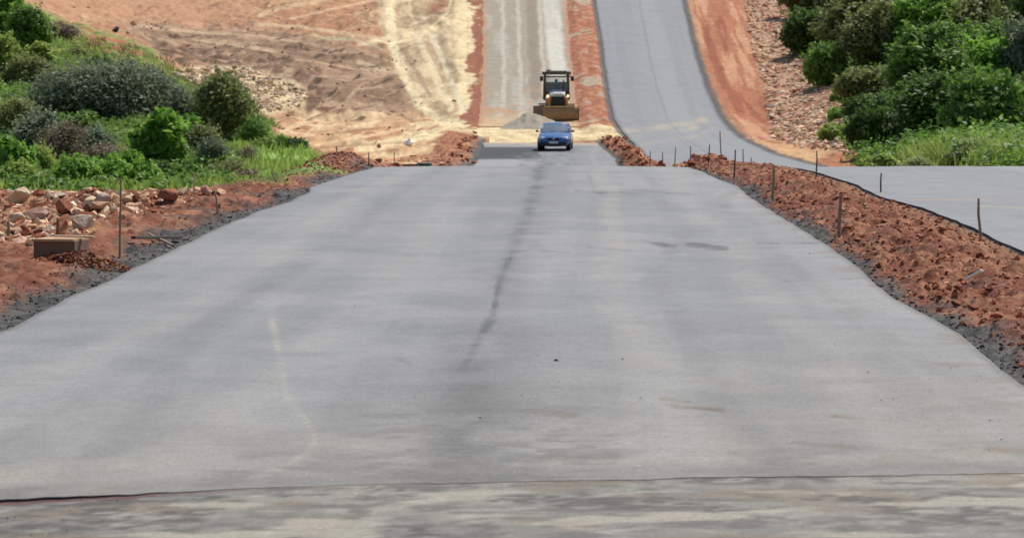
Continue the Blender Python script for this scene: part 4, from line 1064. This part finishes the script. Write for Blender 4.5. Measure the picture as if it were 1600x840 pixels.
scatter('road_grit', np.concatenate([on_road(70, 1.9, 3.15, 19, 26, 1), on_road(420, -3, 2.8, 15.4, 17.4, 2) - [0, 0, .02], on_road(30, -.6, .8, 21, 27, 3), on_road(60, -5, 3, 19, 60, 4), on_road(260, .2, 2.4, 15.4, 16.8, 6) - [0, 0, .02]]),   .004, .018, [S(60, 58, 56), S(84, 70, 62), S(120, 76, 60)], EARTH, 23, 'scattered grit and crumbs on the pavement', 'grit', .1, .7, 2)
scatter('spoil_stones', in_poly([(540, 264), (745, 264), (745, 200), (700, 236), (600, 250)], 260, 90, 190, 33, 500, 760), .08, .5, cl + [tn], EARTH, 24, 'lumps of red soil on the spoil ridge left of the far road', 'soil')
med = strip_pts(lambda Y: mainR(Y) + .2, lambda Y: rightL(Y) - .2, 700, 86, 184, 28)
scatter('median_clods', med, .06, .42, [S(176, 104, 76), S(196, 128, 96), S(150, 84, 60), S(206, 150, 116)], EARTH, 27, 'lumps of red soil on the far part of the median', 'soil', .2, .7, 2)
scatter('slope_stones', in_poly([(110, 10), (590, 10), (745, 190), (560, 250), (440, 205), (300, 100)], 500, 150, 340, 34, 60, 780), .06, .4, [S(130, 100, 82), S(160, 120, 96), S(206, 168, 136)], EARTH, 25, 'loose stones on the brown hillside', 'stones', .25, .75, 3)

# ------------------------------------------------------------------ stakes
WOOD = plain('weathered wood', S(150, 130, 108), .85, var=.35, scale=20)
DARKW = plain('dark wood', S(84, 74, 68), .85, var=.35, scale=20)
PALEW = plain('pale wood', S(214, 186, 150), .8, var=.2, scale=20)
def stake(px, base, top, label, D=None, lean=0, th=.028, mat=None, topx=None):
    if D is None: x, y = at(px, base)
    else: x, y = at_d(px, D), D
    z = gz(x, y)
    d = ray(px if topx is None else topx, top); d = d / d[1]; q = Vector((d[0] * y, y, EYE[2] + d[2] * y))
    a = Vector((0, 0, -.12)); b = q - Vector((x, y, z)); b.y = lean
    if b.z < .15: b.z = .15
    mb = MB(); r = random.Random(int(px)); th = max(th, y * .00028)
    m1 = a.lerp(b, .35) + Vector((r.uniform(-.012, .012), 0, 0)); m2 = a.lerp(b, .7) + Vector((r.uniform(-.014, .014), 0, 0))
    mb.tube([a, m1, m2, b], [th * .62, th * .58, th * .54, th * .45], 7)
    o = mb.build('stake', mat or DARKW); o.location = (x, y, z)
    return tag(o, label, 'stake', 'survey stakes along the road edges')
stake(187, 404, 277, 'tall thin wooden stake, tallest of the left bank, in front of the rocks', topx=189, mat=WOOD, th=.024)
stake(343, 335, 297, 'short leaning stake in the red soil right of the rocks', topx=335, mat=WOOD)
stake(304, 300, 270, 'short pale stake behind the rocks at the green slope foot', mat=PALEW)
stake(13, 372, 346, 'short stub of a stake near the left picture edge', mat=WOOD, th=.04)
stake(440, 288, 268, 'pale stick leaning far to the left at the foot of the grassy mound', topx=424, mat=WOOD)
stake(526, 270, 245, 'thin dark stake in front of the right tip of the grassy mound', D=86)
stake(576, 268, 238, 'thin dark stake left of the small culvert at the crest', D=82)
stake(616, 262, 238, 'thin pale stake directly behind the small culvert at the crest', D=96, mat=WOOD)
stake(1208, 313, 260, 'sturdy grey stake on the median where the right carriageway begins', topx=1209, mat=WOOD, th=.04)
stake(1311, 372, 304, 'thickest grey stake in the middle of the red median', topx=1314, mat=WOOD, th=.045)
stake(1532, 378, 310, 'crooked stake at the edge of the right carriageway, rightmost of all', topx=1529, mat=WOOD, th=.035)
stake(1376, 307, 270, 'dark straight stake against the right carriageway, between the thick and the rightmost stakes', topx=1377)
stake(1275, 279, 236, 'dark stake standing before the orange dust patch of the far bank', topx=1276)
stake(1146, 281, 234, 'dark stake at the right pavement edge just before the crest', topx=1149)
stake(1106, 262, 226, 'dark leaning stake at the crest against the right carriageway', D=78, topx=1109)
stake(1128, 262, 205, 'tallest thin stake beyond the crest, rising over the right carriageway', D=88, topx=1125)
stake(1161, 262, 233, 'faint thin stake just right of the pavement edge stake at the crest', D=90)
stake(1079, 262, 228, 'thin stake beyond the crest, fourth from the left end of the median row', D=96)
stake(1053, 262, 230, 'thin stake beyond the crest, third from the left end of the median row', D=104, topx=1056)
stake(1035, 262, 237, 'short thin stake beyond the crest, second from the left end of the median row', D=112)
stake(1016, 262, 236, 'leftmost thin stake of the median row beyond the crest', D=120)
stake(1174, 262, 246, 'lowest thin stake beyond the median ridge, right of the faint one', D=100)

def lying(pa, pb, name, label, cat, mat, wd=.06, hh=.03, lift=.03):
    a = at(*pa); b = at(*pb)
    A = Vector((*a, gz(*a) + lift)); B = Vector((*b, gz(*b) + lift))
    mb = MB(); L = (B - A).length; mb.box((0, 0, 0), (L, wd, hh), bev=hh * .2)
    mb.box((L * .3, wd * .4, hh * .3), (L * .25, wd * .15, hh * .5))
    o = mb.build(name, mat); o.location = (A + B) / 2
    o.rotation_euler = Vector((B - A)).to_track_quat('X', 'Z').to_euler()
    return tag(o, label, cat)
lying((208, 379), (282, 380), 'plank', 'dark weathered plank lying at the left pavement edge right of the tall stake', 'plank', DARKW, .07, .04, .06)
lying((1509, 448), (1534, 434), 'stick', 'short white stick lying on the red median near the right picture edge', 'stick', plain('white stick', S(250, 244, 230, .98), .7, var=.1), .04, .03, .075)
lying((232, 374), (270, 389), 'branch', 'thin dark branch lying beside the weathered plank', 'branch', WOOD, .03, .025, .05)

# ------------------------------------------------------------------ culverts
CONC_SHADED = plain('concrete', S(128, 100, 84), .9, var=.2, scale=5)  # darkened brown: the shade on the wall's front is put into the colour
x, y = at(84, 404)
t = empty('culvert', (x, y, gz(x, y)), R(-14), 'square concrete culvert block half buried in red soil on the left bank', 'culvert')
mb = MB()
k = y / F; hw = 34 * k; hh = 27 * k
mb.loft([[(-hw, -.0, -.1), (hw * 1.05, -.0, -.1), (hw * 1.05, 0, hh), (-hw, 0, hh)], [(-hw, .42, -.1), (hw * 1.05, .42, -.1), (hw * 1.05, .42, hh), (-hw, .42, hh)]])
mb.build('wall', CONC_SHADED, t)
MB().box((0, .2, hh + .012), (hw * 2.08, .46, .03), bev=.006).build('top_slab', plain('dusty sunlit concrete', S(196, 158, 122), .9, var=.15), t)  # pale top: dirt plus sunlight painted into the colour
pk_ = MB(); pk_.box((0, 0, 0), (62 * k, .07, .022), bev=.004)
o = pk_.build('plank', PALEW); o.location = (x + 30 * k, y + .12, gz(x, y) + hh + .05); o.rotation_euler = (0, .03, .05)
tag(o, 'pale narrow plank lying on top of the concrete culvert block', 'plank')
# soil heaped against the culvert's right side
r_ = np.random.default_rng(5)
n_ = 700; ang = r_.uniform(0, 6.28, n_); rad = np.sqrt(r_.random(n_)) * .6
pts = np.stack([x + .42 + np.cos(ang) * rad, y - .22 + np.sin(ang) * rad * .4, 0 * rad], 1); pts[:, 2] = H(pts[:, 0], pts[:, 1]) + np.maximum(.20 - rad * .36, 0)
scatter('soil_heap', pts, .02, .07, [c_ * .95 for c_ in cl], EARTH, 26, 'small heap of red soil against the concrete culvert block', 'soil')
D = 112; x = at_d(663, D); z = P(D) 
zt = EYE[2] + ray(663, 254)[2] / ray(663, 254)[1] * D
t = empty('box_culvert', (x, D, zt - .44), 0, 'small box culvert with a dark opening at the left of the crest', 'culvert')
MB().box((0, .3, .40), (.52, .6, .06)).box((.22, .3, .05), (.08, .6, .64)).box((-.22, .3, .05), (.06, .6, .64)).build('frame', plain('grey concrete', S(140, 132, 126), .9), t)
MB().box((0, .4, .05), (.38, .3, .64)).build('opening', plain('dark opening', (.015, .013, .012), 1), t)  # solid near-black block standing in for the shade inside
MB().box((-1.0, .3, .33), (1.45, .5, .10), bev=.02).box((-1.0, .34, .02), (1.35, .4, .56)).build('ledge', plain('soil covered ledge', S(140, 84, 64), .95, var=.3), t)

# ------------------------------------------------------------------ small things
def lump(px, py, wpx, name, label, col):
    x, y = at(px, py); Y = y; x0 = x
    d = ray(px, py); kk = (EYE[2] - .04) / -d[2]; x0, Y = d[0] * kk, d[1] * kk
    o = bpy.data.objects.new(name, rock_mesh(px)); C.objects.link(o); o.data.materials.append(col)
    s = wpx * Y / F; o.scale = (s, s, s * .55); o.location = (x0, Y, float(P(Y)) + .03 + s * .18)
    tag(o, label, 'lump')
BLK = plain('asphalt lump', S(44, 42, 40), .85)
lump(869, 562, 11, 'asphalt_lump', 'black lump on the near pavement, largest of the three crumbs', BLK)
lump(972, 559, 6, 'asphalt_lump', 'tiny black lump on the pavement right of the largest one', BLK)
lump(750, 651, 6, 'asphalt_lump', 'small dark lump on the pavement nearest the camera, left of the largest', BLK)
x, y = at(638, 228)
mb = MB(); mb.ball((0, 0, .14), .2, (1.2, .9, .75), 3); mb.ball((.06, 0, .3), .07, (1, 1, 1.2), 2)
for v in mb.bm.verts: v.co += Vector((random.gauss(0, 1), random.gauss(0, 1), random.gauss(0, 1))) * .012
o = mb.build('sack', plain('white plastic', S(240, 240, 240, 1), .4, var=.05)); o.location = (x, y, gz(x, y)); tag(o, 'small white sack lying on the orange soil left of the far road', 'sack')

# grey gravel heap before the earthmover
D = 204; x = at_d(832, D)
nr, ncx = 60, 90
u, v = np.meshgrid(np.linspace(-1, 1, ncx), np.linspace(-1, 1, nr)); u = u.ravel(); v = v.ravel()
hx = np.interp(u, [-1, -.75, -.2, .15, .7, 1], [0, .3, .95, 1.0, .45, 0]) * np.clip(1 - np.abs(v) ** 1.3, 0, 1)
XX = x + u * 1.95; YY = D + v * 3.6
hx = hx * (1 + .6 * (fbm(XX * 1.6, YY * 1.2, 4, 801) - .5)) * .85
o = np_mesh('gravel_heap', np.stack([XX, YY, P(YY) + hx - .03], 1), grid_faces(nr, ncx), EARTH, np.tile(S(168, 160, 144), (len(u), 1)), True)
tag(o, 'grey gravel heap on the track in front of the earthmover', 'gravel heap')
#CAR
# ------------------------------------------------------------------ blue car
BLUE = plain('blue paint', S(38, 100, 170), .25, .2, var=.03, coat=.8)
BLACKP = plain('black plastic', (.012, .012, .014), .55)
RUB = plain('tyre rubber', (.02, .02, .02), .85)
RIM = plain('rim alloy', (.45, .45, .47), .35, .8)
GLASS = plain('window glass', (.10, .12, .15), .12, var=.05, spec=.7)
SCREEN = plain('dusty windscreen', (.16, .20, .26), .22, var=.3, scale=3, spec=.7)
HEAD = plain('headlight lens', (.75, .78, .82), .12, .2, var=.1)
CHROME = plain('chrome', (.7, .7, .72), .2, 1)
WHITEP = plain('plate', (.6, .62, .66), .5)
def make_car(loc, rz):
    t = empty('car', loc, rz, 'blue hatchback driving towards the camera on the far stretch of road', 'car')
    # front at -y; sections of the body: y, half width, z of sill, shoulder, deck
    secs = [(-2.05, .62, .34, .56, .60), (-1.98, .76, .22, .62, .68), (-1.75, .83, .19, .68, .78), (-1.2, .865, .19, .74, .90), (-.62, .87, .19, .80, .97),
            (.3, .875, .19, .82, .98), (1.2, .87, .19, .84, .98), (1.75, .84, .2, .84, .98), (1.98, .78, .26, .80, .96), (2.05, .66, .36, .70, .90)]
    rings = []
    for y, hw, z0, zs, zd in secs:
        rings.append([(-hw * .86, y, z0), (-hw, y, z0 + .14), (-hw, y, zs), (-hw * .9, y, zd - .03), (-hw * .5, y, zd + .015), (0, y, zd + .025), (hw * .5, y, zd + .015), (hw * .9, y, zd - .03),
                      (hw, y, zs), (hw, y, z0 + .14), (hw * .86, y, z0)])
    b = MB().loft(rings).build('body', BLUE, t, True, 1)
    roof = [( -.62, .74, .97), (-.02, .60, 1.37), (.25, .585, 1.425), (1.0, .585, 1.43), (1.55, .59, 1.38), (1.95, .70, 1.02)]
    # roof skin
    rr = []
    for y, hw, z in roof[1:5]:
        rr.append([(-hw - .02, y, z - .05), (-hw * .85, y, z - .005), (-hw * .4, y, z + .012), (0, y, z + .018), (hw * .4, y, z + .012), (hw * .85, y, z - .005), (hw + .02, y, z - .05), (hw * .5, y, z - .06), (-hw * .5, y, z - .06)])
    MB().loft(rr).build('roof', BLUE, t, True, 1)
    for sx in (-1, 1):
        for pa, pb, ra in (((sx * .75, -.64, .95), (sx * .63, -.02, 1.35), .032), ((sx * .80, .65, .95), (sx * .60, .62, 1.38), .03), ((sx * .76, 1.95, .95), (sx * .60, 1.55, 1.35), .05)):
            MB().cyl(pa, pb, ra, n=6).build('pillar', BLUE, t, True)
    MB().loft([[(-.72, -.62, .965), (-.36, -.66, .965), (0, -.68, .965), (.36, -.66, .965), (.72, -.62, .965), (.70, -.60, .95), (-.70, -.60, .95)],
               [(-.60, -.03, 1.36), (-.3, -.06, 1.375), (0, -.07, 1.38), (.3, -.06, 1.375), (.60, -.03, 1.36), (.58, .0, 1.34), (-.58, .0, 1.34)]]).build('windscreen', SCREEN, t)
    for sx in (-1, 1):
        MB().loft([[(sx * .80, -.5, .95), (sx * .82, 1.85, .95), (sx * .60, 1.5, 1.36), (sx * .62, .02, 1.36)], [(sx * .76, -.5, .95), (sx * .78, 1.85, .95), (sx * .56, 1.5, 1.36), (sx * .58, .02, 1.36)]]).build('window', GLASS, t)
        h = MB().ball((sx * .60, -1.93, .64), .14, (1.15, .55, .62), 3).build('headlight', HEAD, t, True)
        m = MB().box((sx * .95, -.48, .99), (.15, .09, .11), bev=.03).tube([(sx * .82, -.46, .95), (sx * .9, -.47, .97)], [.03, .03], 6).build('mirror', BLUE, t, True)
        MB().ball((sx * .62, -2.0, .38), .06, (1.1, .5, .9), 2).build('fog_light', HEAD, t, True)
        for y in (-1.28, 1.28):
            w = MB().cyl((sx * .62, y, .30), (sx * .86, y, .30), .30, n=28).build('wheel', RUB, t)
            MB().cyl((sx * .85, y, .30), (sx * .875, y, .30), .19, n=20).build('rim', RIM, w)
            MB().cyl((sx * .70, y, .34), (sx * .868, y, .34), .345, n=28).build('wheel_arch', BLACKP, t)
    g = MB().box((0, -2.055, .60), (.62, .06, .13), bev=.02)
    for k in range(4): g.box((0, -2.09, .555 + .03 * k), (.6, .02, .008))
    g.build('grille', BLACKP, t)
    MB().box((0, -2.05, .33), (1.36, .12, .21), bev=.04).build('bumper', BLACKP, t)
    MB().box((0, -2.125, .43), (.48, .02, .11), bev=.004).build('number_plate', WHITEP, t)
    MB().ball((0, -2.10, .615), .05, (1, .3, 1), 2).build('badge', CHROME, t, True)
    for sx in (-.3, .25): MB().tube([(sx, -.69, .975), (sx + .42, -.6, 1.01)], [.012, .01], 5).build('wiper', BLACKP, t)
    MB().tube([(0, 1.2, 1.44), (0, 1.42, 1.62)], [.01, .004], 5).build('aerial', BLACKP, t)
    return t
yc = 168.5
make_car((at_d(868, yc), yc, float(P(yc)) + .03), R(-2))

# ------------------------------------------------------------------ earthmover with its driver
YEL = plain('dusty yellow paint', S(204, 166, 104), .55, var=.2, scale=3)
DUSTY = plain('soil stained steel', S(178, 140, 98), .7, .2, var=.35, scale=3)
DK = plain('dark machine paint', (.085, .07, .055), .8, var=.2)
PALEH = plain('pale dusty hood', S(202, 204, 200), .45, var=.1)
LAMP, _nt, _b = new_mat('lit work lamp'); _b.inputs['Emission Color'].default_value = (1, .72, .32, 1); _b.inputs['Emission Strength'].default_value = 2.2
REDL = plain('orange reflector', S(228, 96, 60, 1), .3)
CABG, _nt, _b = new_mat('cab glass'); _b.inputs['Base Color'].default_value = (.75, .8, .8, 1); _b.inputs['Roughness'].default_value = .1
_b.inputs['Transmission Weight'].default_value = .85; _b.inputs['IOR'].default_value = 1.05
def make_dozer(loc, rz):
    t = empty('earthmover', loc, rz, 'dusty yellow and black earthmover with a wide front blade and dark cab', 'earthmover')
    for sx in (-1, 1):       # tracks
        tr = MB(); pr = []
        for k in range(28):
            a = 2 * PI * k / 28
            y = math.cos(a) * .45 + (1.15 if math.cos(a) > 0 else -1.15); z = .47 + math.sin(a) * .45
            pr.append((y, z))
        w0, w1 = sx * .72, sx * 1.14
        tr.loft([[(w0, y, z) for y, z in pr], [(w1, y, z) for y, z in pr]])
        for k in range(-6, 7): tr.box((sx * .93, k * .24, .93), (.44, .05, .05)); tr.box((sx * .93, k * .24, .015), (.44, .05, .03))
        for k in range(5): tr.box((sx * .93, -1.62 - .0 * k, .2 + k * .13), (.44, .06, .05))
        q = tr.build('track', DK, t)
        for yy in (-1.15, 1.15): MB().cyl((sx * 1.1, yy, .47), (sx * 1.17, yy, .47), .33, n=18).build('sprocket', DUSTY, q)
        MB().box((sx * .93, .1, 1.05), (.5, 2.2, .10), bev=.02).build('fender', YEL, t)
    MB().box((0, -.95, 1.05), (.98, 1.5, 1.05), bev=.05).box((0, .9, 1.0), (1.35, 1.9, .8), bev=.04).build('body', YEL, t)
    hd = MB().loft([[(-.5, -1.75, 1.55), (.5, -1.75, 1.55), (.47, -1.75, 1.68), (.25, -1.75, 1.76), (-.25, -1.75, 1.76), (-.47, -1.75, 1.68)],
                    [(-.55, -.3, 1.6), (.55, -.3, 1.6), (.54, -.3, 1.9), (.3, -.3, 2.02), (-.3, -.3, 2.02), (-.54, -.3, 1.9)]]).build('hood', PALEH, t)
    gr = MB().box((0, -1.76, 1.12), (.92, .08, .88), bev=.03)
    for k in range(9): gr.box((0, -1.81, .76 + k * .09), (.84, .02, .03))
    gr.build('grille', BLACKP, t)
    for sx in (-1, 1):
        MB().box((sx * .60, -1.55, 1.05), (.14, .35, .9), bev=.02).build('fender_post', YEL, t)
        MB().cyl((sx * .66, -1.74, 1.60), (sx * .66, -1.80, 1.60), .075, n=14).build('lamp', LAMP, t)
        MB().box((sx * .50, -1.82, 1.42), (.10, .03, .14), bev=.01).build('reflector', REDL, t)
    # cab
    for sx in (-1, 1):
        for y, y2 in ((-.25, -.1), (.55, .55), (1.35, 1.25)):
            MB().tube([(sx * .80, y, 1.35), (sx * .76, y2, 2.98)], [.07, .06], 6).build('cab_post', DK, t)
        MB().box((sx * .80, .5, 1.55), (.08, 1.6, .5), bev=.02).build('cab_side', DK, t)
        MB().box((sx * .775, .5, 2.3), (.015, 1.4, 1.05)).build('side_glass', CABG, t)
        MB().box((sx * 1.02, -.25, 2.72), (.22, .10, .32), bev=.02).tube([(sx * .8, -.15, 2.9), (sx * 1.0, -.24, 2.86)], [.025, .025], 5).build('mirror', BLACKP, t)
    MB().box((0, -.2, 2.25), (1.44, .015, 1.25)).build('front_glass', CABG, t)
    MB().box((0, -.22, 1.72), (1.5, .08, .34), bev=.02).build('cab_front', DK, t)
    MB().box((0, -.23, 2.86), (1.5, .08, .10), bev=.01).build('front_rail', DK, t)
    MB().box((0, 1.32, 2.05), (1.5, .04, .9), bev=.01).build('cab_back', DK, t)
    MB().box((0, .52, 3.09), (1.86, 2.1, .22), bev=.09).box((0, .52, 3.22), (1.3, 1.5, .06), bev=.02).build('roof', DK, t)
    MB().box((-.55, .1, 3.27), (.3, .3, .12), bev=.03).build('roof_box', PALEH, t)
    for sx in (-.55, .55): MB().cyl((sx, -.50, 2.98), (sx, -.56, 2.98), .06, n=10).build('roof_lamp', HEAD, t)
    s = MB().box((0, .75, 1.62), (.5, .5, .16), bev=.05).box((0, 1.0, 1.95), (.48, .12, .6), bev=.05).build('seat', BLACKP, t)
    MB().tube([(.42, -.75, 1.9), (.42, -.75, 2.5), (.42, -.7, 2.62)], [.05, .05, .045], 8).build('exhaust', DK, t)
    # blade: curved mouldboard, turned so that its left end reaches away
    bl = MB(); prof = [(-.02, .0), (-.13, .12), (-.17, .32), (-.15, .52), (-.07, .72), (.03, .86)]
    ra = R(-12); ca, sa = math.cos(ra), math.sin(ra)
    rings = []
    for u in np.linspace(-1.0, 1.32, 13):
        o_ = [(u, -2.25 + y, z) for y, z in prof] + [(u, -2.25 + y + .06, z) for y, z in reversed(prof)]
        rings.append(o_)
    bl.loft(rings).build('blade', DUSTY, t)
    e = MB().box((1.335, -2.3, .42), (.05, .34, .92), bev=.01).build('blade_end', DK, t)
    MB().box((.16, -2.30, .025), (2.34, .09, .07)).build('cutting_edge', DK, t)
    MB().box((.1, -2.22, .90), (2.0, .10, .06), bev=.01).build('blade_top', plain('pale worn yellow', S(226, 184, 112), .6), t)
    MB().loft([[(-1.62, -1.75, .28), (-1.0, -2.1, .22), (-1.0, -2.04, .22), (-1.62, -1.69, .28)], [(-1.62, -1.75, .95), (-1.0, -2.1, .95), (-1.0, -2.04, .95), (-1.62, -1.69, .95)]]).build('side_blade', plain('grey soil stained steel', S(128, 112, 100), .7, var=.3), t)
    for sx in (-1, 1):
        MB().tube([(sx * .62, -.6, .55), (sx * .58, -2.15, .35)], [.09, .08], 8).build('push_arm', YEL, t)
        MB().tube([(sx * .40, -1.5, 1.1), (sx * .40, -2.12, .72)], [.05, .04], 8).build('lift_cylinder', DK, t)
    return t
yd = 212
dz = make_dozer((at_d(870, yd), yd, float(P(yd)) + .02), R(3))
# driver: one skinned figure seated on the machine's seat
def make_person(base, rz):
    J = {'pelvis': (0, .70, 1.80), 'waist': (0, .72, 1.98), 'chest': (0, .70, 2.20), 'neck': (0, .68, 2.38), 'headb': (0, .66, 2.46), 'headt': (0, .655, 2.60),
         'shl': (-.19, .68, 2.32), 'ell': (-.27, .50, 2.10), 'wrl': (-.20, .24, 2.12), 'hl': (-.18, .15, 2.14), 'shr': (.19, .68, 2.32), 'elr': (.27, .50, 2.10), 'wrr': (.20, .24, 2.12), 'hr': (.18, .15, 2.14),
         'hil': (-.10, .66, 1.78), 'knl': (-.14, .24, 1.82), 'anl': (-.14, .10, 1.46), 'tol': (-.14, -.06, 1.43), 'hir': (.10, .66, 1.78), 'knr': (.14, .24, 1.82), 'anr': (.14, .10, 1.46), 'tor': (.14, -.06, 1.43)}
    Rr = {'pelvis': .15, 'waist': .13, 'chest': .16, 'neck': .06, 'headb': .09, 'headt': .085, 'shl': .075, 'shr': .075, 'ell': .05, 'elr': .05, 'wrl': .033, 'wrr': .033, 'hl': .03, 'hr': .03,
          'hil': .09, 'hir': .09, 'knl': .065, 'knr': .065, 'anl': .045, 'anr': .045, 'tol': .035, 'tor': .035}
    E = [('pelvis', 'waist'), ('waist', 'chest'), ('chest', 'neck'), ('neck', 'headb'), ('headb', 'headt'), ('chest', 'shl'), ('shl', 'ell'), ('ell', 'wrl'), ('wrl', 'hl'), ('chest', 'shr'), ('shr', 'elr'), ('elr', 'wrr'), ('wrr', 'hr'),
         ('pelvis', 'hil'), ('hil', 'knl'), ('knl', 'anl'), ('anl', 'tol'), ('pelvis', 'hir'), ('hir', 'knr'), ('knr', 'anr'), ('anr', 'tor')]
    ks = list(J); me = bpy.data.meshes.new('person'); me.from_pydata([J[k] for k in ks], [(ks.index(a), ks.index(b)) for a, b in E], [])
    o = bpy.data.objects.new('person', me); C.objects.link(o)
    m = o.modifiers.new('skin', 'SKIN')
    for i, k in enumerate(ks):
        v = me.skin_vertices[0].data[i]; v.radius = (Rr[k], Rr[k]); v.use_root = (k == 'pelvis')
    o.modifiers.new('sub', 'SUBSURF').levels = 1; o.modifiers['sub'].render_levels = 2
    me.materials.append(plain('dark work clothes', S(48, 50, 58), .9, var=.2))
    o.location = base; o.rotation_euler = (0, 0, rz)
    MB().ball((0, .655, 2.60), .125, (1, 1.1, .8), 2).build('cap', plain('dark cap', (.03, .03, .035), .8), o, True)
    MB().ball((0, .585, 2.50), .075, (.95, .5, 1.15), 2).ball((0, .545, 2.49), .016, (1, 1, 1.4), 1).build('face', plain('skin', S(110, 76, 58), .7), o, True)
    tag(o, 'driver in dark clothes and cap sitting at the controls inside the dark cab', 'person')
make_person(tuple(dz.location), R(3))
